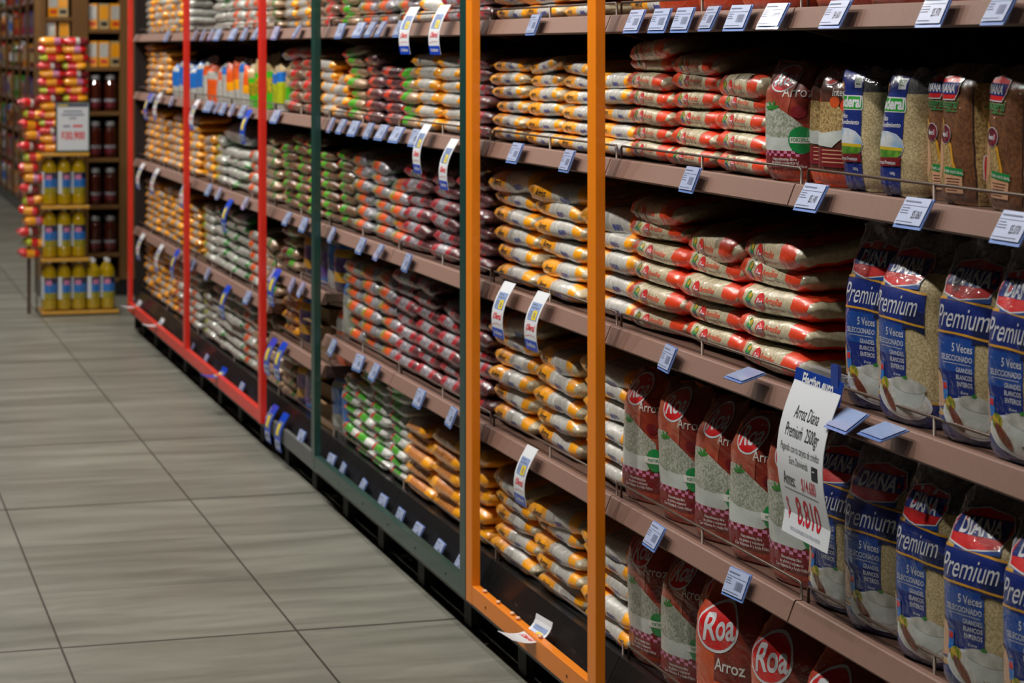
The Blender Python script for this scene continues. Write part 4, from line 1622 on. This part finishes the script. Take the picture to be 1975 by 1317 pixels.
for i, (y, z, lb) in enumerate(((8.52, .72, 'blue offer card on the upper extra rail between the frames'),
                                (8.60, .45, 'blue offer card, left of two, lower extra rail between the frames'),
                                (8.40, .46, 'blue offer card, right of two, lower extra rail between the frames'),
                                (8.58, .20, 'blue offer card, left of two, bottom rail between the frames'),
                                (8.38, .20, 'blue offer card, right of two, bottom rail between the frames'),
                                (9.12, SHELF['upper'] - .0, 'blue offer card by the red post, upper rail'),
                                (9.57, SHELF['middle'] - .02, 'blue offer card under the orange and white bags, middle rail'),
                                (9.62, SHELF['lower'] - .01, 'blue offer card under the white and green bags, lower rail'),
                                (11.05, SHELF['lower'] + .02, 'blue offer card left of the middle red post, lower rail'),
                                (12.0, SHELF['upper'] + .01, 'blue offer card under the far yellow bags, upper rail'))):
    offer(OFB, y, z, lb, g, .05)
offer(OBW, 9.70, SHELF['bottom'] - .01, 'blue card bent out over the red bottom rail', g, .1)
g = 'white offer cards in the red frame'
for y, z, lb, me in ((10.75, SHELF['middle'], 'white offer card right of the middle red post, middle rail', OFF),
                     (10.45, SHELF['upper'] + .01, 'white offer card slanted under the standing packets, upper rail', OFF),
                     (11.65, SHELF['upper'] + .02, 'white offer card near the blue packets, upper rail', OFF),
                     (12.3, SHELF['middle'], 'white offer card, left one, middle rail, far red section', OFF),
                     (11.75, SHELF['middle'], 'white offer card, right one, middle rail, far red section', OFF),
                     (12.3, SHELF['lower'], 'white offer card, left one, lower rail, far red section', OFF),
                     (11.6, SHELF['lower'], 'white offer card, right one, lower rail, far red section', OFF),
                     (12.4, SHELF['bottom'] - .01, 'white card bent out, left one, bottom rail, far red section', OFW),
                     (11.55, SHELF['bottom'] - .01, 'white card bent out, right one, bottom rail, far red section', OFW)):
    offer(me, y, z, lb, g, .05)


# ---- the big hand written sign
def sign():
    W, Hh = .200, .285
    K = .915
    root = thing('price_sign', 'white handwritten price sign hanging under the large red bags', 'sign', (XL + .004, 3.632, SHELF['middle'] + .050), (0, 0, BAGROT - .02))

    def yf(d):
        t = d / Hh
        return (-.010 - .014 * t - .030 * math.sin(math.pi * min(1, t * 1.15)) - .018 * t * t, -d * .985)
    d = []
    k = 'tag_ink'
    d.append((shift(text2d('Arroz Diana', .035, .1, -.002, narrow=.62), .002, -.083), k))
    d.append((shift(text2d('*', .02, .1, .0, narrow=.8), -.004, -.108), k))
    d.append((shift(text2d('Premium  2500gr', .036, .1, -.002, narrow=.60), .000, -.119), k))
    d.append((shift(text2d('Pagando con tu tarjeta de crédito', .021, .1, -.004, narrow=.62), .0, -.147), k))
    d.append((shift(text2d('Euro Davivienda', .021, .1, -.004, narrow=.62), -.004, -.170), k))
    d.append((rect(.056, .083, -.184, -.158), 'tag_ink'))
    d.append((rect(.060, .070, -.168, -.166), 'paper'))
    d.append((shift(text2d('Antes:', .037, .08, .002, narrow=.58), -.052, -.213), k))
    d.append((shift(text2d('$14.680', .035, .08, .002, narrow=.58), .036, -.213), 'sign_red'))
    d.append((rect(-.080, .076, -.222, -.2207), k))
    d.append((shift(text2d('$', .052, .05, .01, narrow=.45), -.080, -.276), 'sign_red'))
    d.append((shift(text2d('8.810', .074, .04, .012, narrow=.66), .012, -.284), 'sign_red'))
    d.append((shift(text2d('*NO ES ACUMULABLE CON OTRAS OFERTAS', .0095, 0, -.004, narrow=.72), 0, -.302), 'tag_print'))
    d = [(([(x * .95, z * K) for x, z in sh[0]], sh[1]), k_) for sh, k_ in d]
    me = sheet('sign_sheet', W, Hh, yf, d, 'paper', nz=30)
    o = bpy.data.objects.new('sign_sheet', me)
    COL.objects.link(o)
    o.parent = root
    # blue header folded over it

    def yh(dd):
        return (-.0135 - .004 * dd / .05 - .10 * dd, -dd * .98 + .004)
    hd = [(shift(text2d('Efectivo euro', .031, .12, .03, narrow=.80), 0, -.026), 'paper'), (rect(.030, .084, -.0345, -.0325), 'tag_yellow')]
    me = sheet('sign_header', W + .004, .042, yh, hd, 'sign_navy')
    o = bpy.data.objects.new('sign_header', me)
    COL.objects.link(o)
    o.parent = root
    o['label'] = 'blue header strip'
    m = MB()
    m.box(-W / 2 - .004, W / 2 + .004, -.012, .006, -.002, .012, 'clear_plastic')
    m.box(.055, .085, -.016, -.010, -.01, .03, 'sign_navy')
    m.build('clip', root)


sign()

# ================================================================== gap bay and standing packets
def packet(key, cols_, W=.135, D=.06, HH=.2, seed=1):
    def zone(p, z):
        t = z / HH
        for e, k in cols_:
            if t < e:
                return k
        return cols_[-1][1]
    d = [(rect(-.05, .04, HH * .35, HH * .6), cols_[0][1])]
    b, f_, _ = standing_bag(key, W, D, HH, .88, zone, [], seed, nj=18, ctop=.95)
    return b


PK = {'blue': packet('p1', ((.3, 'whitepack'), (.75, 'bluepack'), (.85, 'whitepack'), (1, 'bluepack'))),
      'whiteorange': packet('p2', ((.55, 'whitepack'), (.75, 'orangepack'), (1, 'whitepack')), seed=2),
      'white': packet('p3', ((.7, 'whitepack'), (.85, 'bluepack'), (1, 'whitepack')), seed=3),
      'orange': packet('p4', ((.3, 'whitepack'), (.5, 'yellow'), (1, 'orangepack')), seed=4),
      'orange2': packet('p5', ((.6, 'orangepack'), (.8, 'whitepack'), (1, 'orangepack')), seed=5),
      'greentan': packet('p6', ((.25, 'leafgreen'), (.55, 'mustard'), (.66, 'leafgreen'), (1, 'tanpack')), HH=.225, seed=6),
      'lime': packet('p7', ((.12, 'whitepack'), (.6, 'lime'), (.8, 'bluepack'), (1, 'tanpack')), seed=7),
      'purple': packet('p8', ((.15, 'bluepack'), (.7, 'purple'), (1, 'greypack')), seed=8, HH=.17),
      'bluegold': packet('p9', ((.2, 'navy'), (.4, 'gold'), (.7, 'purple'), (.85, 'gold'), (1, 'bluepack')), seed=9, HH=.17),
      'green': packet('p10', ((.2, 'whitepack'), (.45, 'leafgreen'), (1, 'tanpack')), seed=10)}
DESC = {'blue': 'blue and white', 'whiteorange': 'white and orange', 'white': 'white and pale blue', 'orange': 'bright orange', 'orange2': 'orange and white', 'greentan': 'green and tan', 'lime': 'lime green',
        'purple': 'purple', 'bluegold': 'dark blue and gold', 'green': 'pale tan and green'}
row = [('blue', 11.66), ('blue', 11.46), ('blue', 11.25), ('blue', 11.06), ('blue', 10.87), ('whiteorange', 10.68), ('orange2', 10.52), ('whiteorange', 10.36), ('white', 10.19), ('orange', 10.03), ('orange', 9.87),
       ('white', 9.72), ('orange', 9.58), ('greentan', 9.43), ('greentan', 9.29), ('greentan', 9.16), ('lime', 9.0), ('lime', 8.86), ('green', 8.74)]
for i, (k, y) in enumerate(row):
    o = place_mesh(PK[k], 'food_packet', (XF + .05, y, SHELF['upper'] + .002), (RB.uniform(-.05, .05), RB.uniform(-.10, .10), BAGROT + RB.uniform(-.1, .7)), (RB.uniform(.72, .95), 1, RB.uniform(.82, 1.06)))
    tag(o, f'{DESC[k]} upright packet, {NUMW[i]} from the far end, upper shelf, red frame', 'food packet', 'upright packets in the red frame')
for i, (k, y, z) in enumerate((('bluegold', 8.40, .70), ('purple', 8.26, .70), ('purple', 8.12, .70), ('blue', 7.98, .70), ('bluegold', 7.86, .70),
                               ('bluegold', 8.62, .45), ('bluegold', 8.47, .45), ('green', 8.72, .45),
                               ('bluegold', 8.50, .206), ('purple', 8.36, .206), ('bluegold', 8.22, .206), ('green', 8.7, .206), ('green', 8.6, .206), ('blue', 7.9, .206), ('white', 7.74, .5625), ('blue', 7.72, .206), ('orange2', 7.84, .45))):
    sh = {.70: 'upper extra', .45: 'lower extra', .206: 'bottom', .5625: 'lower'}[z]
    o = place_mesh(PK[k], 'small_packet', (XF + .06, y, z + .002), (0, RB.uniform(-.06, .06), BAGROT + RB.uniform(-.1, .3)), (.9, 1, 1))
    tag(o, f'{DESC[k]} packet, {NUMW[i]} of the packets, {sh} shelf between frames', 'food packet', 'packets in the bay between the frames')


def carton(name, x, y, z, sx, sy, sz, label, key='cardboard', opened=True):
    root = thing(name, label, 'cardboard box', (x, y, z + .001), (0, 0, .05))
    m = MB()
    t = .004
    m.box(-sx / 2, sx / 2, -sy / 2, sy / 2, 0, t, key)
    m.box(-sx / 2, -sx / 2 + t, -sy / 2, sy / 2, t, sz, key)
    m.box(sx / 2 - t, sx / 2, -sy / 2, sy / 2, t, sz, key)
    m.box(-sx / 2 + t, sx / 2 - t, -sy / 2, -sy / 2 + t, t, sz, key)
    m.box(-sx / 2 + t, sx / 2 - t, sy / 2 - t, sy / 2, t, sz, key)
    m.build('box_body', root)
    f = MB()
    f.box(-sx / 2 - .03, -sx / 2, -sy / 2, sy / 2, sz - .06, sz - .056, key)
    f.build('flap', root)
    f = MB()
    f.box(-.03, .03, -sy / 2 - .001, -sy / 2, sz * .45, sz * .7, 'ink')
    f.build('printed_mark', root)
    return root


carton('carton', XF + .12, 8.13, .45, .2, .26, .17, 'open cardboard box, lower extra shelf between the frames')
carton('carton', XF + .12, 8.03, .206, .2, .2, .15, 'small cardboard box, bottom shelf between the frames')

# ================================================================== debris on the frame rail
for i, (y, dy) in enumerate(((5.62, 0), (5.50, .008), (5.38, -.004), (5.33, .004), (5.15, 0))):
    m = MB()
    bmm = bmesh.new()
    bmesh.ops.create_icosphere(bmm, subdivisions=2, radius=.005)
    for v in bmm.verts:
        v.co = Vector((v.co.x * 1.2, v.co.y * 1.6, v.co.z * .8)) * (1 + .3 * noise.noise(v.co * 200 + Vector((i, 0, 0))))
    m.bm(bmm, 'debris', True)
    o = m.build('crumb', loc=(1.615, y, .1705))
    tag(o, f'pinkish crumb on the orange bottom rail, {NUMW[i]} from its far end', 'crumb', 'crumbs on the orange rail')

# ================================================================== oil display
def oil_mesh():
    m = MB()
    r = .041
    prof = [(r * .82, 0), (r, .008), (r, .05), (r * .95, .055), (r, .06), (r, .20), (r * .93, .225), (r * .6, .25), (r * .28, .262), (r * .28, .275)]
    m.lathe(prof, 'oil', 16)
    body = m.mesh('bottle_body')
    m = MB()
    m.lathe([(r * .33, .268), (r * .33, .285), (r * .28, .288)], 'cap_white', 12)
    cap = m.mesh('cap')
    m = MB()
    m.lathe([(r * 1.012, .065), (r * 1.012, .10), (r * 1.012, .15), (r * 1.012, .185)], 'royal', 16, keys=['mustard', 'sky_blue', 'navy', 'navy'])
    m.lathe([(r * .3, .15), (r * .3, .151)], 'pink', 8)
    # pink badge and white panel on the front
    n = len(m.v)
    bad = [(r * 1.02 * math.cos(a), r * 1.02 * math.sin(a)) for a in [math.radians(-115 + 10 * k) for k in range(6)]]
    m.add([(x, y, z) for x, y in bad for z in (.145, .172)], [(2 * k, 2 * k + 2, 2 * k + 3, 2 * k + 1) for k in range(5)], 'pink', True)
    bad = [(r * 1.025 * math.cos(a), r * 1.025 * math.sin(a)) for a in [math.radians(-170 + 10 * k) for k in range(5)]]
    m.add([(x, y, z) for x, y in bad for z in (.062, .19)], [(2 * k, 2 * k + 2, 2 * k + 3, 2 * k + 1) for k in range(4)], 'paper', True)
    lab = m.mesh('label')
    return body, cap, lab


OB = oil_mesh()
cnt = 0
OY = 13.55
for tier, (zt, xs) in enumerate(((.03, (1.268, 1.352, 1.436, 1.52, 1.604)), (.335, (1.268, 1.352, 1.436)), (.64, (1.268, 1.352, 1.436)))):
    for rr, yy in enumerate((OY, OY + .09)):
        for i, x in enumerate(xs):
            if False:
                continue
            root = thing('oil_bottle', f'yellow cooking oil bottle, {("bottom", "middle", "top")[tier]} tier, {("front", "back")[rr]} row, {NUMW[i]} from left', 'oil bottle',
                         (x, yy, zt + .002), (0, 0, (i % 2) * .5 - .2), f'oil bottles on the {("bottom", "middle", "top")[tier]} tier')
            for me, pn in zip(OB, ('bottle_body', 'cap', 'bottle_label')):
                o = bpy.data.objects.new(pn, me)
                COL.objects.link(o)
                o.parent = root
st = thing('oil_stand', 'yellow tray stand stacked with cooking oil bottles', 'display stand', (1.44, OY + .06, 0))
for zt, x0, x1 in ((0, 1.215, 1.66), (.305, 1.215, 1.49), (.61, 1.215, 1.49), (.915, 1.215, 1.49)):
    m = MB()
    m.bbox(x0 - 1.44, x1 - 1.44, -.125, .125, zt + .008, zt + .028, 'gold', .003)
    m.build('tray', st)
for x in (1.211, 1.494):
    m = MB()
    m.box(x - 1.44 - .004, x - 1.44 + .004, .118, .126, 0, 1.5, 'wire')
    m.build('stand_post', st)
# red and yellow snack bags piled on the stand and hanging on its left side
RS2 = random.Random(3)
SN = []
for i, b in enumerate((((.3, 'redpack'), (.7, 'yellow'), (1, 'redpack')), ((.25, 'lime'), (.6, 'redpack'), (1, 'yellow')), ((.45, 'redpack'), (.6, 'milk'), (1, 'maroon')), ((.5, 'yellow'), (.75, 'pink'), (1, 'redpack')))):
    SN.append(lying_bag('snack_bag', .145, .14, .055, fr(.145, *b), (), i + 60, nj=16, cuts=8, lump=.008, n=2.0))
k = 0
for lv in range(14):
    z = .945 + lv * .047
    for x in ((1.285, 1.425) if lv % 2 else (1.275, 1.415)):
        o = place_mesh(SN[(k * 3 + lv) % 4], 'snack_bag', (x, OY + .04, z), (0, 0, RS2.uniform(-.15, .15)))
        tag(o, f'red and yellow snack bag, layer {NUMW[lv]} from bottom, {"left" if x < 1.35 else "right"} pile on the stand', 'snack bag', 'snack bags piled on the oil stand')
        k += 1
for lv in range(15):
    z = .33 + lv * .062
    o = place_mesh(SN[lv % 4], 'hanging_snack_bag', (1.15 + .03 * (lv % 2), OY + .04, z), (0, RS2.uniform(-.2, .2), RS2.uniform(-.3, .3)), (.8, .7, 1.05))
    tag(o, f'small red and yellow snack bag hanging left of the bottles, {NUMW[lv]} from bottom', 'snack bag', 'snack bags hanging beside the oil bottles')
m = MB()
m.box(1.150, 1.170, OY + .105, OY + .11, .0, 1.28, 'wire')
for q in range(15):
    m.box(1.10, 1.22, OY + .10, OY + .105, .345 + q * .062, .348 + q * .062, 'wire')
o = m.build('hanging_strip')
tag(o, 'tall wire strip holding snack bags left of the oil bottles', 'rack')
# the framed paper sign on the stand
sg = thing('framed_sign', 'green framed white price sign in front of the snack bags', 'sign', (1.395, OY - .062, .944))
m = MB()
m.bbox(-.098, .098, 0, .008, 0, .292, 'dark_green', .003)
m.build('sign_frame', sg)
d = [(rect(-.086, .086, -.018, -.002), 'navy'), (rect(-.08, -.03, -.014, -.006), 'tag_yellow')]
for z, w_ in ((-.04, .055), (-.06, .065), (-.08, .02)):
    d.append((rect(-w_, w_, z - .008, z), 'tag_print'))
d.append((rect(-.055, -.015, -.135, -.125), 'tag_print'))
d.append((rect(.0, .055, -.135, -.123), 'offer_red'))
d.append((shift(text2d('$30.900', .062, 0, .03, narrow=.68), 0, -.205), 'offer_red'))
me = sheet('sign_paper', .178, .27, lambda q: (-.0012, -q), d, 'paper', th=.001)
o = bpy.data.objects.new('sign_paper', me)
COL.objects.link(o)
o.parent = sg
o.location = (0, 0, .282)

# ================================================================== wooden end display with jars
WY = 14.5
wd = thing('wooden_display', 'brown wooden display shelves with jars beyond the red frame', 'display shelving', (1.62, WY + .2, 0))


def wpart(name, x0, x1, y0, y1, z0, z1, key='wood'):
    m = MB()
    m.bbox(x0 - 1.62, x1 - 1.62, y0 - WY - .2, y1 - WY - .2, z0, z1, key, .003)
    return m.build(name, wd)


wpart('side_panel', 1.79, 1.95, WY, WY + .4, .10, 2.4)
wpart('side_panel', 1.495, 1.595, WY, WY + .4, .10, 2.4)
wpart('side_panel', 1.30, 1.335, WY, WY + .4, .10, 2.4)
wpart('plinth', 1.30, 1.95, WY + .03, WY + .4, 0, .10, 'black_metal')
wpart('back_panel', 1.335, 1.79, WY + .385, WY + .4, .10, 2.4, 'dark_metal')
ZS = [.11, .267, .567, .86, 1.15, 1.43, 1.665, 1.93]
for z in ZS:
    wpart('shelf', 1.597, 1.788, WY + .005, WY + .384, z - .025, z)
for z in (.3, .7, 1.1, 1.56, 1.74, 1.95):
    wpart('shelf', 1.337, 1.493, WY + .005, WY + .384, z - .025, z)


def jar_mesh():
    m = MB()
    r = .037
    m.lathe([(r * .85, 0), (r, .006), (r, .15), (r * .95, .172), (r * .72, .19), (r * .72, .2)], 'jar_brown', 14)
    a = m.mesh('jar_body')
    m = MB()
    m.lathe([(r * .8, .2), (r * .8, .224), (r * .74, .227)], 'lid_grey', 14)
    b = m.mesh('lid')
    m = MB()
    m.lathe([(r * 1.01, .03), (r * 1.01, .06), (r * 1.01, .08)], 'purple', 14, keys=['deep_maroon', 'greypack', 'deep_maroon'])
    c = m.mesh('jar_label')
    return a, b, c


JM = jar_mesh()
for si, z in enumerate((.267, .567, .86, 1.15)):
    for i, x in enumerate((1.645, 1.738)):
        for rr, y in enumerate((WY + .05, WY + .14)):
            root = thing('sauce_jar', f'dark brown jar, {("left", "right")[i]} {("front", "back")[rr]} jar, {NUMW[si]} jar shelf from bottom', 'jar', (x, y, z + .001), (0, 0, si), 'brown jars on the wooden display')
            for me, pn in zip(JM, ('jar_body', 'lid', 'jar_label')):
                o = bpy.data.objects.new(pn, me)
                COL.objects.link(o)
                o.parent = root
BXM = []
for i, (a, b) in enumerate((('yellow', 'milk'), ('tanpack', 'yellow'), ('milk', 'orangepack'), ('bluepack', 'milk'), ('redpack', 'yellow'), ('leafgreen', 'milk'), ('purple', 'greypack'), ('beige', 'maroon'))):
    m = MB()
    m.bbox(-.032, .032, -.05, .05, 0, .16, a, .002)
    m.box(-.027, .027, -.0508, -.0502, .06, .145, b)
    m.box(-.0328, -.0322, -.042, .042, .05, .14, b)
    m.box(-.02, .02, -.0508, -.0502, .02, .045, 'ink' if i % 2 else 'vermilion')
    BXM.append(m.mesh('food_box'))
BD = ['yellow and white', 'tan and yellow', 'white and orange', 'blue and white', 'red and yellow', 'green and white', 'purple and grey', 'beige and maroon']
k = 0
for z, xs, nm in ((1.43, (1.63, 1.695, 1.76), 'right, lowest'), (1.665, (1.63, 1.695, 1.76), 'right, second'), (1.56, (1.375, 1.45), 'left, lowest'), (1.74, (1.375, 1.45), 'left, second')):
    for i, x in enumerate(xs):
        q = (0, 0, 1, 0, 1)[k % 5]
        o = place_mesh(BXM[q], 'carton_box', (x, WY + .08, z + .001), (0, 0, .15 * (k % 3 - 1)))
        tag(o, f'{BD[q]} food carton on the wooden display, {nm} carton shelf, {NUMW[i]} from left', 'food carton', 'cartons on the wooden display')
        k += 1

# ================================================================== far run of shelving
FY0, FX = 17.2, 1.80
RF = random.Random(8)
BT = []
for i, (a, b, c3) in enumerate((('jar_brown', 'paper', 'lid_grey'), ('royal', 'mustard', 'cap_white'), ('amber', 'maroon', 'cap_white'), ('whitepack', 'bluepack', 'redpack'), ('leaf', 'paper', 'gold'), ('deep_maroon', 'tanpack', 'cap_white'))):
    m = MB()
    r = .034
    m.lathe([(r * .85, 0), (r, .006), (r, .04), (r * 1.01, .042), (r * 1.01, .11), (r, .112), (r * .9, .14), (r * .35, .165), (r * .35, .18), (r * .42, .182), (r * .42, .2), (r * .3, .203)], a, 12,
            keys=[a, a, a, b, b, a, a, a, c3, c3, c3])
    BT.append(m.mesh('bottle'))
BTD = ['brown bottle with pale label', 'blue bottle with yellow label', 'amber bottle with red label', 'white bottle with blue label', 'green bottle with pale label', 'dark red bottle with tan label']
for b_ in range(5):
    y0 = FY0 + b_ * 1.6
    root = thing('far_shelf_unit', f'dark far shelving bay with tan uprights, {NUMW[b_]} beyond the oil bottles', 'shelving', (FX + .2, y0 + .8, 0), group='far shelving bays')
    m = MB()
    m.box(.2, .22, -.799, .799, 0, 2.4, 'dark_metal')
    m.build('back_panel', root)
    for yy in (-.799, -.02):
        m = MB()
        m.box(-.225, -.203, yy, yy + .04, .12, 2.4, 'wood')
        m.build('upright', root)
    m = MB()
    m.box(-.2, .2, -.799, .799, 0, .12, 'black_metal')
    m.build('plinth', root)
    for z in (.15, .47, .77, 1.07, 1.37, 1.67, 1.97):
        m = MB()
        m.box(-.2, .199, -.799, .799, z - .025, z, 'rail_taupe')
        m.build('shelf', root)
        n = 0
        y = y0 + .06
        blk = RF.randrange(8)
        while y < y0 + 1.56:
            if RF.random() < .25:
                blk = RF.randrange(14)
            if blk < 8:
                o = place_mesh(BXM[blk], 'far_food_box', (FX + .06, y, z + .001), (0, 0, -math.pi / 2), (1.3, 1, RF.uniform(1.0, 1.35)))
                lb = BD[blk] + ' carton'
                cat = 'food carton'
            else:
                o = place_mesh(BT[blk - 8], 'far_bottle', (FX + .05, y, z + .001), (0, 0, 0), (1.25, 1.25, RF.uniform(1.0, 1.25)))
                lb = BTD[blk - 8]
                cat = 'bottle'
            sn = {.15: 'lowest', .47: 'second', .77: 'third', 1.07: 'fourth', 1.37: 'fifth', 1.67: 'sixth', 1.97: 'seventh'}[z]
            tag(o, f'{lb}, item {NUMW[n]}, {sn} shelf, far bay {NUMW[b_]}', cat, f'goods on the {sn} shelf of the far shelving')
            n += 1
            y += RF.uniform(.098, .125)
